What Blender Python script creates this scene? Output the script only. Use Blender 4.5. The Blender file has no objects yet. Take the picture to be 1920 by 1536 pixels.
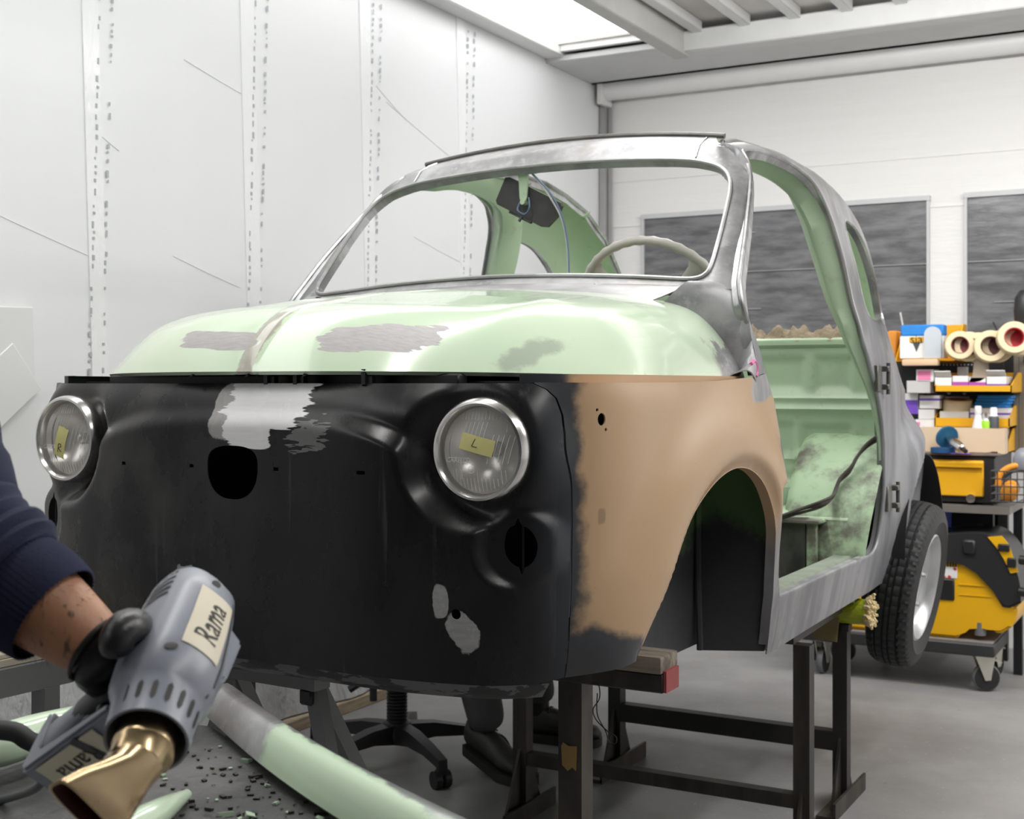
import bpy, bmesh, math, random
import numpy as np
from mathutils import Vector, Matrix, geometry, noise
random.seed(7)
SC = bpy.context.scene
COL = SC.collection
# ------------------------------------------------------------------ camera, world, lights, exposure
CAM = np.array([1.527, -1.731, 1.22]); YAW = math.radians(29.0); FPX = 2450.0
CR = np.array([math.cos(YAW), math.sin(YAW), 0.0]); CF = np.array([-math.sin(YAW), math.cos(YAW), 0.0])
cd = bpy.data.cameras.new('camera'); cam = bpy.data.objects.new('camera', cd); COL.objects.link(cam)
cam.location = CAM; cam.rotation_euler = (math.pi/2, 0, YAW)
cd.sensor_width = 36; cd.lens = 36*FPX/1920; cd.shift_y = -48/1920; cd.clip_start = .05; cd.clip_end = 60
cd.dof.use_dof = True; cd.dof.focus_distance = 2.2; cd.dof.aperture_fstop = 9
SC.camera = cam
w = bpy.data.worlds.new('world'); SC.world = w; w.use_nodes = True
w.node_tree.nodes['Background'].inputs[0].default_value = (.95, .97, 1, 1)
w.node_tree.nodes['Background'].inputs[1].default_value = .30
SC.view_settings.view_transform = 'Standard'; SC.view_settings.look = 'None'
SC.view_settings.gamma = 1; SC.view_settings.use_curve_mapping = False
SC.view_settings.exposure = 0.0
def lamp(name, loc, sx, sy, power, rot=(0, 0, 0), col=(1, .985, .97)):
    l = bpy.data.lights.new(name, 'AREA'); l.shape = 'RECTANGLE'; l.size = sx; l.size_y = sy; l.energy = power; l.color = col
    o = bpy.data.objects.new(name, l); COL.objects.link(o); o.location = loc; o.rotation_euler = rot
    return o
lamp('ceiling_tube_and_fill', (.05, .9, 2.66), .16, 3.6, 37)
lamp('ceiling_tube_and_fill', (1.9, .6, 2.66), .16, 3.6, 37)
lamp('ceiling_tube_and_fill', (2.7, 2.9, 2.66), .16, 2.6, 60)
lamp('ceiling_tube_and_fill', (1.0, 2.75, 2.62), 2.6, .12, 36, (math.radians(48), 0, 0))  # added lamp, tilted to brighten the back wall
for xx, yy, sx, sy, pw in ((.05, .9, .12, 3.6, 8), (1.9, .6, .12, 3.6, 8), (2.7, 2.9, .12, 2.6, 10), (1.0, 2.75, 2.6, .12, 16)):   # added uplights to brighten the ceiling
    lamp('ceiling_tube_and_fill', (xx, yy, 2.60), sx, sy, pw, (math.pi, 0, 0))

# ------------------------------------------------------------------ helpers
def P(px, py, **k):
    """a point of the place seen at photo pixel (px,py), at depth d or on the plane X=, Y= or Z="""
    r = CR*(px-960)/FPX + CF + np.array([0, 0, (720-py)/FPX])
    if 'd' in k: return Vector(CAM + r*k['d'])
    i = 'XYZ'.index(list(k)[0]); v = list(k.values())[0]
    return Vector(CAM + r*(v-CAM[i])/r[i])
def cw(r, u, d): return Vector(CAM + CR*r + CF*d + np.array([0, 0, u]))

def tag(o, label=None, cat=None, group=None, kind=None):
    if label: o['label'] = label
    if cat: o['category'] = cat
    if group: o['group'] = group
    if kind: o['kind'] = kind
    return o
def empty(name, loc=(0, 0, 0), label=None, cat=None, group=None, rot=(0, 0, 0)):
    o = bpy.data.objects.new(name, None); COL.objects.link(o); o.location = loc; o.rotation_euler = rot; o.empty_display_size = .05
    return tag(o, label, cat, group)
def wmat(o):
    m = o.matrix_basis.copy()
    if o.parent: m = wmat(o.parent) @ o.matrix_parent_inverse @ m
    return m
def obj(name, bm, mats, parent=None, flat=False, ang=.7, local=False, recalc=True):
    me = bpy.data.meshes.new(name)
    if recalc: bmesh.ops.recalc_face_normals(bm, faces=bm.faces)
    bm.to_mesh(me); bm.free()
    for m in (mats if isinstance(mats, (list, tuple)) else [mats]): me.materials.append(m)
    if not flat:
        me.polygons.foreach_set('use_smooth', [True]*len(me.polygons))
        me.set_sharp_from_angle(angle=ang)
    o = bpy.data.objects.new(name, me); COL.objects.link(o)
    if parent:
        o.parent = parent
        if not local: o.matrix_parent_inverse = wmat(parent).inverted()
    return o
def copy_tree(o, parent=None):
    c = o.copy(); COL.objects.link(c)
    if parent: c.parent = parent
    for ch in list(o.children): copy_tree(ch, c)
    return c
def solid(o, t, offset=-1, inner=0, rim=0):
    m = o.modifiers.new('thickness', 'SOLIDIFY'); m.thickness = t; m.offset = offset; m.material_offset = inner; m.material_offset_rim = rim
    m.use_even_offset = False
    return o
def NB(): return bmesh.new()
def box(bm, c, s, rot=None, bev=0, mi=0, seg=1):
    g = bmesh.ops.create_cube(bm, size=1); vs = g['verts']
    M = Matrix.Translation(Vector(c)) @ (rot.to_4x4() if rot else Matrix.Identity(4)) @ Matrix.Diagonal((*s, 1))
    bmesh.ops.transform(bm, matrix=M, verts=vs)
    fs = {f for v in vs for f in v.link_faces}
    for f in fs: f.material_index = mi
    if bev:
        es = list({e for v in vs for e in v.link_edges})
        r = bmesh.ops.bevel(bm, geom=es, offset=bev, segments=seg, affect='EDGES', profile=.6)
        for f in r['faces']: f.material_index = mi
def loft(bm, rings, closed=True, caps=True, mi=0):
    R = [[bm.verts.new(p) for p in r] for r in rings]; n = len(R[0])
    for a, b in zip(R, R[1:]):
        for i in range(n if closed else n-1):
            j = (i+1) % n
            try: bm.faces.new((a[i], a[j], b[j], b[i])).material_index = mi
            except ValueError: pass
    if caps and closed:
        for r in (R[0], R[-1]):
            try: bm.faces.new(r).material_index = mi
            except ValueError: pass
    return R
def frame(d, up=Vector((0, 0, 1))):
    d = Vector(d).normalized(); up = Vector(up)
    if abs(d.dot(up.normalized())) > .98: up = Vector((1, 0, 0)) if abs(d.x) < .9 else Vector((0, 1, 0))
    a = up.cross(d).normalized(); return a, d.cross(a).normalized(), d
def cr(pts, n=8, closed=False):
    """Catmull-Rom through the points"""
    pts = [np.array(p, float) for p in pts]; m = len(pts); out = []
    for i in range(m if closed else m-1):
        g = lambda k: pts[k % m] if closed else pts[min(max(k, 0), m-1)]
        p0, p1, p2, p3 = g(i-1), g(i), g(i+1), g(i+2)
        for k in range(n):
            t = k/n
            out.append(.5*((2*p1)+(p2-p0)*t+(2*p0-5*p1+4*p2-p3)*t*t+(3*p1-p0-3*p2+p3)*t**3))
    if not closed: out.append(pts[-1])
    return out
def tube(bm, pts, r, seg=10, mi=0, smooth=0, caps=True):
    if smooth:
        rr = r if isinstance(r, (list, tuple)) else [r]*len(pts)
        q = cr([list(p)+[x] for p, x in zip(pts, rr)], smooth); pts = [Vector(p[:3]) for p in q]; r = [float(p[3]) for p in q]
    pts = [Vector(p) for p in pts]; r = r if isinstance(r, (list, tuple)) else [r]*len(pts)
    rings = []; a = None
    for i, p in enumerate(pts):
        t = (pts[min(i+1, len(pts)-1)]-pts[max(i-1, 0)]).normalized()
        if a is None: a, b, _ = frame(t)
        else:
            a = (a - t*a.dot(t)).normalized(); b = t.cross(a)
        rings.append([p+(a*math.cos(x)+b*math.sin(x))*r[i] for x in [2*math.pi*k/seg for k in range(seg)]])
    loft(bm, rings, True, caps, mi)
def cyl(bm, p0, p1, r0, r1=None, seg=20, mi=0, caps=True):
    tube(bm, [p0, p1], [r0, r0 if r1 is None else r1], seg, mi, 0, caps)
def lathe(bm, prof, M, seg=32, mi=0, mis=None, rf=None):
    """profile (r,h) turned about the local z axis of M"""
    rings = []
    for k in range(seg):
        a = 2*math.pi*k/seg
        rings.append([M @ Vector((r*math.cos(a), r*math.sin(a), h)) if rf is None else M @ rf(k, i, r, h, a) for i, (r, h) in enumerate(prof)])
    R = [[bm.verts.new(p) for p in r] for r in rings]
    for k in range(seg):
        a, b = R[k], R[(k+1) % seg]
        for i in range(len(prof)-1):
            f = bm.faces.new((a[i], b[i], b[i+1], a[i+1])); f.material_index = mis[i] if mis else mi
    bmesh.ops.remove_doubles(bm, verts=[v for r in R for v in r], dist=1e-6)
def prism(bm, poly, M, h, mi=0, mi_top=None):
    a = [bm.verts.new(M @ Vector((x, y, 0))) for x, y in poly]; b = [bm.verts.new(M @ Vector((x, y, h))) for x, y in poly]
    n = len(poly)
    bm.faces.new(a).material_index = mi; bm.faces.new(b).material_index = mi if mi_top is None else mi_top
    for i in range(n): bm.faces.new((a[i], a[(i+1) % n], b[(i+1) % n], b[i])).material_index = mi
def axes(o, x, y):
    """matrix with given x and y axes at o (z = x cross y)"""
    x = Vector(x).normalized(); y = Vector(y); y = (y-x*y.dot(x)).normalized(); z = x.cross(y)
    return Matrix.Translation(Vector(o)) @ Matrix((x, y, z)).transposed().to_4x4()
def text_bm(bm, s, size, M, h=.0006, mi=0, bend=None, align='CENTER'):
    c = bpy.data.curves.new('writing', 'FONT'); c.body = s; c.size = size; c.align_x = align; c.align_y = 'CENTER'; c.extrude = 0; c.resolution_u = 3
    o = bpy.data.objects.new('writing', c); COL.objects.link(o)
    bpy.context.view_layer.update()
    me = bpy.data.meshes.new_from_object(o.evaluated_get(bpy.context.evaluated_depsgraph_get()))
    bpy.data.objects.remove(o); bpy.data.curves.remove(c)
    k = len(bm.verts); bm.from_mesh(me); bpy.data.meshes.remove(me); bm.verts.ensure_lookup_table()
    vs = bm.verts[k:]
    for v in vs:
        q = v.co.copy(); q.z += h
        v.co = bend(q) if bend else M @ q
    for f in {f for v in vs for f in v.link_faces}: f.material_index = mi
def pip(x, y, poly):
    poly = np.asarray(poly); x1, y1 = poly[:, 0], poly[:, 1]; x2, y2 = np.roll(x1, -1), np.roll(y1, -1)
    X, Y = np.asarray(x)[:, None], np.asarray(y)[:, None]
    with np.errstate(divide='ignore', invalid='ignore'):
        c = ((y1 > Y) != (y2 > Y)) & (X < (x2-x1)*(Y-y1)/(y2-y1)+x1)
    return (c.sum(1) % 2).astype(bool)
def sdist(x, y, line):
    """distance from points to a polyline"""
    L = np.asarray(line, float); d = np.full(len(x), 1e9)
    for (ax, ay), (bx, by) in zip(L[:-1], L[1:]):
        ux, uy = bx-ax, by-ay; q = ux*ux+uy*uy+1e-12
        t = np.clip(((x-ax)*ux+(y-ay)*uy)/q, 0, 1)
        d = np.minimum(d, np.hypot(x-ax-t*ux, y-ay-t*uy))
    return d
def resample(poly, sp):
    poly = [np.array(p, float) for p in poly]; out = []
    for a, b in zip(poly, poly[1:]+poly[:1]):
        L = np.linalg.norm(b-a); n = max(1, int(round(L/sp)))
        if L < 1e-7: continue
        for k in range(n): out.append(a+(b-a)*k/n)
    return np.array(out)
def patch(outline, holes, sp, fn, mifn=None):
    """sheet with a true outline and true holes: triangulated in its own (u,v) and carried onto the surface fn(u,v)"""
    loops = [resample(outline, sp)] + [resample(h, min(sp, .006)) for h in holes]
    B = np.vstack(loops)
    lo, hi = B.min(0), B.max(0)
    gx, gy = np.meshgrid(np.arange(lo[0]+sp/2, hi[0], sp), np.arange(lo[1]+sp/2, hi[1], sp))
    gx, gy = gx.ravel(), gy.ravel()
    ok = pip(gx, gy, loops[0])
    for h in loops[1:]: ok &= ~pip(gx, gy, h)
    gx, gy = gx[ok], gy[ok]
    for l in loops:
        d = sdist(gx, gy, np.vstack([l, l[:1]])); k = d > sp*.45; gx, gy = gx[k], gy[k]
    pts = np.vstack([B, np.stack([gx, gy], 1)])
    edges = []; o = 0
    for l in loops:
        n = len(l); edges += [(o+i, o+(i+1) % n) for i in range(n)]; o += n
    V, E, F, *_ = geometry.delaunay_2d_cdt([Vector(p) for p in pts], edges, [], 0, 1e-7)
    V = np.array([(v[0], v[1]) for v in V]); F = np.array([f for f in F if len(f) == 3])
    c = V[F].mean(1)
    ok = pip(c[:, 0], c[:, 1], loops[0])
    for h in loops[1:]: ok &= ~pip(c[:, 0], c[:, 1], h)
    F = F[ok]
    Pn = fn(V[:, 0], V[:, 1])
    bm = NB(); vs = [bm.verts.new(p) for p in Pn]
    for f in F:
        try: bm.faces.new([vs[i] for i in f])
        except ValueError: pass
    bmesh.ops.delete(bm, geom=[v for v in bm.verts if not v.link_faces], context='VERTS')
    if mifn:
        for f in bm.faces: f.material_index = mifn(f.calc_center_median())
    return bm
def orient(bm, d):
    """make the sheet's normals face direction d on average"""
    bmesh.ops.recalc_face_normals(bm, faces=bm.faces)
    s = Vector((0, 0, 0))
    for f in bm.faces: s += f.normal*f.calc_area()
    if s.dot(Vector(d)) < 0: bmesh.ops.reverse_faces(bm, faces=bm.faces)
    return bm
def ell(cx, cy, rx, ry, n=40, a0=0):
    return [(cx+rx*math.cos(a0+2*math.pi*k/n), cy+ry*math.sin(a0+2*math.pi*k/n)) for k in range(n)]

# ------------------------------------------------------------------ materials
class Mat:
    def __init__(s, name, col=(.5, .5, .5), rough=.5, metal=0, spec=.5, coat=0):
        s.m = bpy.data.materials.new(name); s.m.use_nodes = True; s.t = s.m.node_tree; s.b = s.t.nodes['Principled BSDF']
        s.b.inputs['Base Color'].default_value = (*col, 1); s.b.inputs['Roughness'].default_value = rough
        s.b.inputs['Metallic'].default_value = metal; s.b.inputs['Specular IOR Level'].default_value = spec
        s.b.inputs['Coat Weight'].default_value = coat; s.b.inputs['Coat Roughness'].default_value = .06
        s._c = None; s.col = (*col, 1)
    def n(s, t, **k):
        x = s.t.nodes.new(t)
        for a, v in k.items(): setattr(x, a, v)
        return x
    def put(s, sock, v):
        if hasattr(v, 'is_output') or isinstance(v, bpy.types.NodeSocket): s.t.links.new(v, sock)
        else: sock.default_value = v
    def co(s):
        if s._c is None:
            s._c = s.n('ShaderNodeTexCoord').outputs['Object']; sp = s.n('ShaderNodeSeparateXYZ'); s.t.links.new(s._c, sp.inputs[0]); s.xyz = sp.outputs
        return s._c
    def ax(s, i): s.co(); return s.xyz[i]
    def math(s, op, a, b=0.0, clamp=False):
        x = s.n('ShaderNodeMath', operation=op, use_clamp=clamp); s.put(x.inputs[0], a); s.put(x.inputs[1], b); return x.outputs[0]
    def noise(s, scale=5, detail=4, stretch=(1, 1, 1), off=(0, 0, 0), rough=.6, rot=(0, 0, 0)):
        mp = s.n('ShaderNodeMapping'); s.t.links.new(s.co(), mp.inputs[0]); mp.inputs['Scale'].default_value = stretch; mp.inputs['Location'].default_value = off; mp.inputs['Rotation'].default_value = rot
        x = s.n('ShaderNodeTexNoise'); s.t.links.new(mp.outputs[0], x.inputs['Vector'])
        x.inputs['Scale'].default_value = scale; x.inputs['Detail'].default_value = detail; x.inputs['Roughness'].default_value = rough
        return x.outputs[0]
    def rng(s, v, a, b, c=0.0, d=1.0, smooth=True):
        x = s.n('ShaderNodeMapRange', interpolation_type='SMOOTHSTEP' if smooth else 'LINEAR'); s.put(x.inputs[0], v)
        for i, q in zip((1, 2, 3, 4), (a, b, c, d)): s.put(x.inputs[i], q)
        return x.outputs[0]
    def blob(s, i, j, ci, cj, hi, hj, nz=None, amp=.3, soft=.05, p=4, rot=0):
        dx = s.math('SUBTRACT', s.ax(i), ci); dy = s.math('SUBTRACT', s.ax(j), cj)
        if rot:
            c, q = math.cos(rot), math.sin(rot)
            dx, dy = s.math('ADD', s.math('MULTIPLY', dx, c), s.math('MULTIPLY', dy, q)), s.math('SUBTRACT', s.math('MULTIPLY', dy, c), s.math('MULTIPLY', dx, q))
        a = s.math('POWER', s.math('ABSOLUTE', s.math('DIVIDE', dx, hi)), p); b = s.math('POWER', s.math('ABSOLUTE', s.math('DIVIDE', dy, hj)), p)
        d = s.math('POWER', s.math('ADD', a, b), 1.0/p)
        if nz is not None: d = s.math('ADD', d, s.math('MULTIPLY', s.math('SUBTRACT', nz, .5), amp*2))
        return s.rng(d, 1-soft, 1+soft, 1, 0)
    def mix(s, f, a, b):
        x = s.n('ShaderNodeMix', data_type='RGBA'); s.put(x.inputs[0], f)
        for k, v in ((6, a), (7, b)):
            if isinstance(v, tuple) and len(v) == 3: v = (*v, 1)
            s.put(x.inputs[k], v)
        return x.outputs[2]
    def mixf(s, f, a, b):
        x = s.n('ShaderNodeMix', data_type='FLOAT'); s.put(x.inputs[0], f); s.put(x.inputs[2], a); s.put(x.inputs[3], b); return x.outputs[0]
    def set(s, k, v): s.put(s.b.inputs[k], v); return s
    def bump(s, h, strength=.3, dist=.01):
        x = s.n('ShaderNodeBump'); x.inputs['Strength'].default_value = strength; x.inputs['Distance'].default_value = dist
        s.t.links.new(h, x.inputs['Height']); s.t.links.new(x.outputs[0], s.b.inputs['Normal']); return s
    def var(s, amt=.15, scale=6, stretch=(1, 1, 1)):
        """plain tonal variation of the base colour"""
        n = s.noise(scale, 5, stretch); c = s.col
        s.set('Base Color', s.mix(n, tuple(max(0, x*(1-amt)) for x in c[:3]), tuple(min(1, x*(1+amt)) for x in c[:3]))); return s
def simple(name, col, rough=.5, metal=0, var=.12, scale=8, **k):
    x = Mat(name, col, rough, metal, **k)
    if var: x.var(var, scale)
    return x.m
def glow(name, col, e):
    x = Mat(name, col, .5); x.set('Emission Color', (*col, 1)); x.set('Emission Strength', e); return x.m
MINT = (.60, .74, .55); MINT_SHADED = (.40, .53, .36)  # same mint twice; the cabin copy carries its shade in the colour
def metal_nodes(x, brush=(1, 1, 1)):
    a = x.noise(9, 6, brush, (3, 1, 2)); b = x.noise(38, 4, brush); c = x.noise(4, 3, (1, 1, 1), (7, 7, 7))
    col = x.mix(x.rng(a, .32, .68), (.26, .26, .27), (.50, .50, .51))
    col = x.mix(x.math('MULTIPLY', x.rng(b, .55, .7), .5), col, (.60, .60, .61))
    col = x.mix(x.math('MULTIPLY', x.rng(c, .56, .66), .35), col, (.33, .29, .25))
    return col, x.mixf(a, .28, .5)
def bare(name, brush=(1, 1, 1), metal=.7):
    x = Mat(name, (.5, .5, .5), .4, metal); c, r = metal_nodes(x, brush); x.set('Base Color', c); x.set('Roughness', r); return x
m_bare = bare('bare_steel').m
m_black = simple('matt_black_primer', (.018, .018, .02), .55, var=.3)
m_dark = simple('dark_inside', (.010, .010, .011), .8, var=.2)
x = Mat('mint_inside_shaded', MINT_SHADED, .38)
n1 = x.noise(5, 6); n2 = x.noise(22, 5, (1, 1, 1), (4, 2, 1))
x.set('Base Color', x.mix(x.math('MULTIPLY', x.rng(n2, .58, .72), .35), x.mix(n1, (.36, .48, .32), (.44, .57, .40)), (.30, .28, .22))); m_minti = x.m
m_chrome = Mat('worn_chrome', (.72, .71, .69), .22, 1).var(.12, 20).m
m_rubber = simple('tyre_rubber', (.022, .022, .023), .62, var=.25, scale=30)
m_alu = Mat('wheel_silver', (.55, .55, .56), .3, .85).var(.15, 12).m
m_steelblk = simple('black_painted_steel', (.022, .021, .02), .45, .2, var=.35, scale=12)
x = Mat('stand_paint_brown', (.05, .04, .03), .5, .2); x.set('Base Color', x.mix(x.rng(x.noise(14, 5, (1, 1, .25)), .35, .7), (.022, .021, .018), (.062, .05, .038))); m_stand = x.m
m_white = simple('white_plain', (.8, .8, .79), .55, var=.03)
m_cream = simple('masking_paper', (.78, .68, .48), .7, var=.06)
m_yellow = simple('yellow_paint', (.78, .40, .012), .38, var=.05)
m_purple = simple('purple_print', (.17, .07, .50), .5, var=.05)
m_pink = simple('pink_print', (.80, .22, .42), .5, var=.1)
m_magenta = simple('magenta_print', (.42, .08, .40), .5, var=.05)
m_blue = simple('blue_foam', (.02, .22, .62), .7, var=.15, scale=40)
m_greycard = simple('grey_card', (.55, .54, .53), .6, var=.06)
m_blackpl = simple('black_plastic', (.016, .016, .017), .42, var=.2)
m_ink = simple('black_ink', (.015, .013, .012), .6, var=0)

# ------------------------------------------------------------------ the room
XL, YB, ZC = -1.45, 4.66, 2.87
XR, YF = 4.6, -4.6
def struct(name, bm, m, parent=None, **k):
    o = obj(name, bm, m, parent, **k)
    if not parent: o['kind'] = 'structure'
    return o
x = Mat('grey_floor_paint', (.36, .355, .35), .5)
a = x.noise(1.3, 6); b = x.noise(9, 6, (1, 1, 1), (2, 5, 1)); c = x.noise(55, 3, (1, 1, 1), (1, 1, 3))
col = x.mix(x.rng(a, .3, .7), (.215, .212, .215), (.32, .315, .31))
col = x.mix(x.math('MULTIPLY', x.rng(b, .58, .68), .35), col, (.34, .29, .22))
col = x.mix(x.math('MULTIPLY', x.rng(c, .66, .72), .5), col, (.55, .54, .52))
col = x.mix(x.math('MULTIPLY', x.rng(x.noise(30, 4, (1, 1, 1), (9, 1, 3)), .66, .73), .6), col, (.12, .11, .10))
x.set('Base Color', col); x.set('Roughness', x.mixf(b, .35, .6)); m_floor = x.m
bm = NB(); box(bm, ((XL+XR)/2, 0, -.05), (XR-XL+.4, YB-YF+.4, .1)); struct('floor', bm, m_floor)
x = Mat('white_plastic_sheet', (.80, .81, .83), .3, 0, .5)
w1 = x.noise(2.2, 5, (1, 1, .12)); w2 = x.noise(5, 3, (1, .5, 2.2), (1, 2, 3), rot=(.25, 0, 0))
x.set('Base Color', x.mix(w1, (.77, .78, .80), (.82, .83, .845)))
x.bump(x.math('ADD', w1, x.math('MULTIPLY', x.rng(w2, .45, .6), .15)), .06, .02); m_sheet = x.m
bm = NB(); box(bm, (XL-.05, (YB+YF)/2, ZC/2), (.1, YB-YF+.4, ZC)); wl = struct('wall_left', bm, m_sheet)
x = Mat('clear_seam_tape', (.85, .86, .87), .2, 0, .6); x.bump(x.noise(40, 3, (1, 1, .5)), .5, .005); m_seam = x.m
m_dash = simple('grey_tape_marks', (.42, .44, .46), .5, var=.2)
for (ya, yb) in ((1.06, 1.115), (1.765, 1.83), (2.465, 2.525), (3.19, 3.25)):
    y0, y1 = ya-.004, yb+.004; lean = .075
    bm = NB()
    vs = [bm.verts.new((XL+.004, y0-lean*(ZC-1.3)/1.1*.5, ZC)), bm.verts.new((XL+.004, y1-lean*(ZC-1.3)/1.1*.5, ZC)), bm.verts.new((XL+.004, y1+lean*.6, .12)), bm.verts.new((XL+.004, y0+lean*.6, .12))]
    bm.faces.new(vs); r = bmesh.ops.extrude_face_region(bm, geom=list(bm.faces)); bmesh.ops.translate(bm, vec=(-.004, 0, 0), verts=[v for v in r['geom'] if isinstance(v, bmesh.types.BMVert)])
    st = obj('seam_tape', bm, m_seam, wl)
    bm = NB(); rr = random.Random(int(ya*100))
    for e in (0, 1):
        z = .2
        while z < ZC-.05:
            h = rr.uniform(.006, .022); k = (ZC-z)/(ZC-.12); yy = (y0+.006 if e == 0 else y1-.006)+lean*.6*(1-k)-lean*(ZC-1.3)/1.1*.5*k
            if rr.random() < .75: box(bm, (XL+.005, yy+rr.uniform(-.003, .003), z), (.0012, rr.uniform(.004, .010), h))
            z += h+rr.uniform(.008, .02)
    tag(obj('tape_marks', bm, m_dash, wl, flat=True), kind='stuff')
bm = NB()
for (a0, b0) in (((1.17, 1.93), (1.03, 2.0)), ((1.8, 2.2), (1.45, 2.27)), ((1.72, 1.55), (1.40, 1.63)), ((1.05, 1.6), (.6, 1.72)), ((2.75, 2.3), (2.53, 2.4)), ((3.1, 2.2), (2.6, 2.35)), ((3.2, 1.75), (2.8, 1.83)), ((1.78, 1.37), (1.5, 1.45))):
    tube(bm, [(XL+.001, a0[0], a0[1]), (XL+.0008, (a0[0]+b0[0])/2, (a0[1]+b0[1])/2-.002), (XL+.001, b0[0], b0[1])], .0009, 6, 0, 5)
obj('sheet_creases', bm, m_sheet, wl)['kind'] = 'stuff'
# back wall: roller curtain with dark clear windows
x = Mat('cream_curtain', (.80, .795, .775), .6); z = x.noise(3, 4, (.3, 1, 9))
x.set('Base Color', x.mix(z, (.76, .755, .735), (.82, .815, .80))); x.bump(x.noise(9, 3, (1, 1, 6)), .25, .01); m_curt = x.m
bm = NB(); box(bm, ((XL+XR)/2, YB+.05, ZC/2), (XR-XL+.4, .1, ZC)); struct('wall_back', bm, m_curt)
m_wallw = simple('white_wall', (.74, .745, .75), .6, var=.06, scale=3)
bm = NB(); box(bm, (XR+.05, (YB+YF)/2, ZC/2), (.1, YB-YF+.4, ZC)); struct('wall_right', bm, m_wallw)
m_wallg = simple('grey_shop_wall', (.10, .10, .105), .7, var=.2, scale=2)
bm = NB(); box(bm, ((XL+XR)/2, YF-.05, ZC/2), (XR-XL+.4, .1, ZC)); struct('wall_front', bm, m_wallg)
x = Mat('dark_clear_plastic', (.16, .16, .17), .16, 0, .5)
wv = x.noise(5, 5, (1, 1, 5), (0, 0, 0)); w2 = x.noise(2, 3, (1.5, 1, .6), (5, 0, 0)); w3 = x.noise(60, 2, (1, 1, 1), rot=(0, .8, 0))
x.set('Base Color', x.mix(x.rng(wv, .3, .7), (.09, .09, .095), (.20, .20, .21))); x.set('Roughness', x.mixf(w2, .12, .3)); x.bump(x.math('ADD', wv, x.math('MULTIPLY', w3, .2)), .12, .01); m_pane = x.m
m_frame = simple('grey_window_edge', (.55, .56, .57), .5, var=.1)
for i, (x0, x1) in enumerate(((-1.207, .243), (.427, 1.75))):
    z0, z1 = 1.13, 2.09; yc = YB-.012
    bm = NB()
    for (c, s) in ((((x0+x1)/2, yc, z1+.012), (x1-x0+.03, .03, .024)), (((x0+x1)/2, yc, z0-.008), (x1-x0+.03, .03, .016)), ((x0-.006, yc, (z0+z1)/2), (.012, .024, z1-z0)), ((x1+.006, yc, (z0+z1)/2), (.012, .024, z1-z0))):
        box(bm, c, s)
    wf = struct('window_%d' % (i+1), bm, m_frame)
    bm = NB(); box(bm, ((x0+x1)/2, yc+.004, (z0+z1)/2), (x1-x0, .008, z1-z0)); obj('window_pane', bm, m_pane, wf)
    bm = NB()
    box(bm, ((x0+x1)/2, yc-.008, 1.79), (x1-x0, .004, .005))
    box(bm, (x0+.25*(x1-x0), yc-.006, 1.6), (x1-x0-.9, .004, .005)); obj('weld_line', bm, simple('pale_weld', (.3, .3, .31), .3, var=.3), wf)
bm = NB()
for z in (2.06, 2.3): box(bm, ((XL+1.8)/2, YB-.002, z), (1.8-XL, .006, .006))
struct('trim_1', bm, m_curt)
# roller tube, corner post, header beams
m_roll = simple('white_tube_paint', (.76, .76, .75), .4, var=.04)
bm = NB(); cyl(bm, (XL+.06, YB-.09, 2.775), (2.6, YB-.09, 2.775), .055, seg=24); box(bm, (XL+.045, YB-.09, 2.77), (.03, .13, .15), bev=.004)
struct('trim_2', bm, m_roll)
m_post = simple('grey_post_paint', (.36, .36, .36), .5, .2, var=.2)
bm = NB(); box(bm, (XL+.022, YB-.045, 1.36), (.035, .05, 2.72), bev=.004); box(bm, (XL+.05, YB-.03, 1.36), (.012, .02, 2.72)); struct('trim_3', bm, m_post)
m_beam = simple('pale_grey_beam', (.60, .605, .60), .5, var=.08)
bm = NB(); box(bm, (1.5, 3.93, 2.79), (4.45, .10, .10), bev=.006); box(bm, (1.5, 4.25, 2.815), (5.9, .54, .03), bev=.004); box(bm, (1.5, 4.50, 2.835), (5.9, .06, .07), bev=.005)
struct('trim_4', bm, m_beam)
x = Mat('old_ceiling_board', (.60, .585, .56), .7); x.set('Base Color', x.mix(x.rng(x.noise(2.2, 6, (1, .6, 1)), .35, .7), (.48, .46, .43), (.64, .63, .61))); m_ceil = x.m
bm = NB(); box(bm, ((XR-.72)/2, (YB+YF)/2, ZC+.03), (XR+.72+.3, YB-YF+.3, .06)); box(bm, (-1.1, (3.98+YB)/2, ZC+.03), (.76, YB-3.98+.1, .06))
ce = struct('ceiling', bm, m_ceil)
x0s = [-.62+.228*k for k in range(20)]
for xx in x0s:
    bm = NB(); box(bm, (xx, -.3, 2.845), (.05, 8.36, .05), bev=.004); obj('joist', bm, m_beam, ce)
bm = NB(); box(bm, (-.72, -.28, 2.80), (.075, 8.45, .15), bev=.006); obj('joist', bm, simple('grey_main_beam', (.48, .48, .46), .5, var=.12), ce)
bm = NB(); box(bm, (XL+.05, 0.05, 2.845), (.10, 9.15, .05), bev=.008); struct('trim_5', bm, m_roll)
# luminous skylight bay beside the left wall
bm = NB(); box(bm, (-1.08, -.30, ZC+.025), (.66, 8.50, .03)); sk = empty('ceiling_light', (-1.08, -.3, ZC), 'long glowing white ceiling light bay along the left wall', 'ceiling light')
obj('diffuser', bm, glow('lit_diffuser', (1, .995, .985), 2.7), sk)
for yy in (-3.6, -2.1, -.6, .9, 2.4):
    bm = NB(); box(bm, (-1.08, yy, ZC+.004), (.66, .02, .012)); obj('frame_bar', bm, m_roll, sk)
bm = NB(); box(bm, (-1.08, 3.96, ZC+.0), (.66, .03, .06)); obj('end_frame', bm, m_roll, sk)
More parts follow.
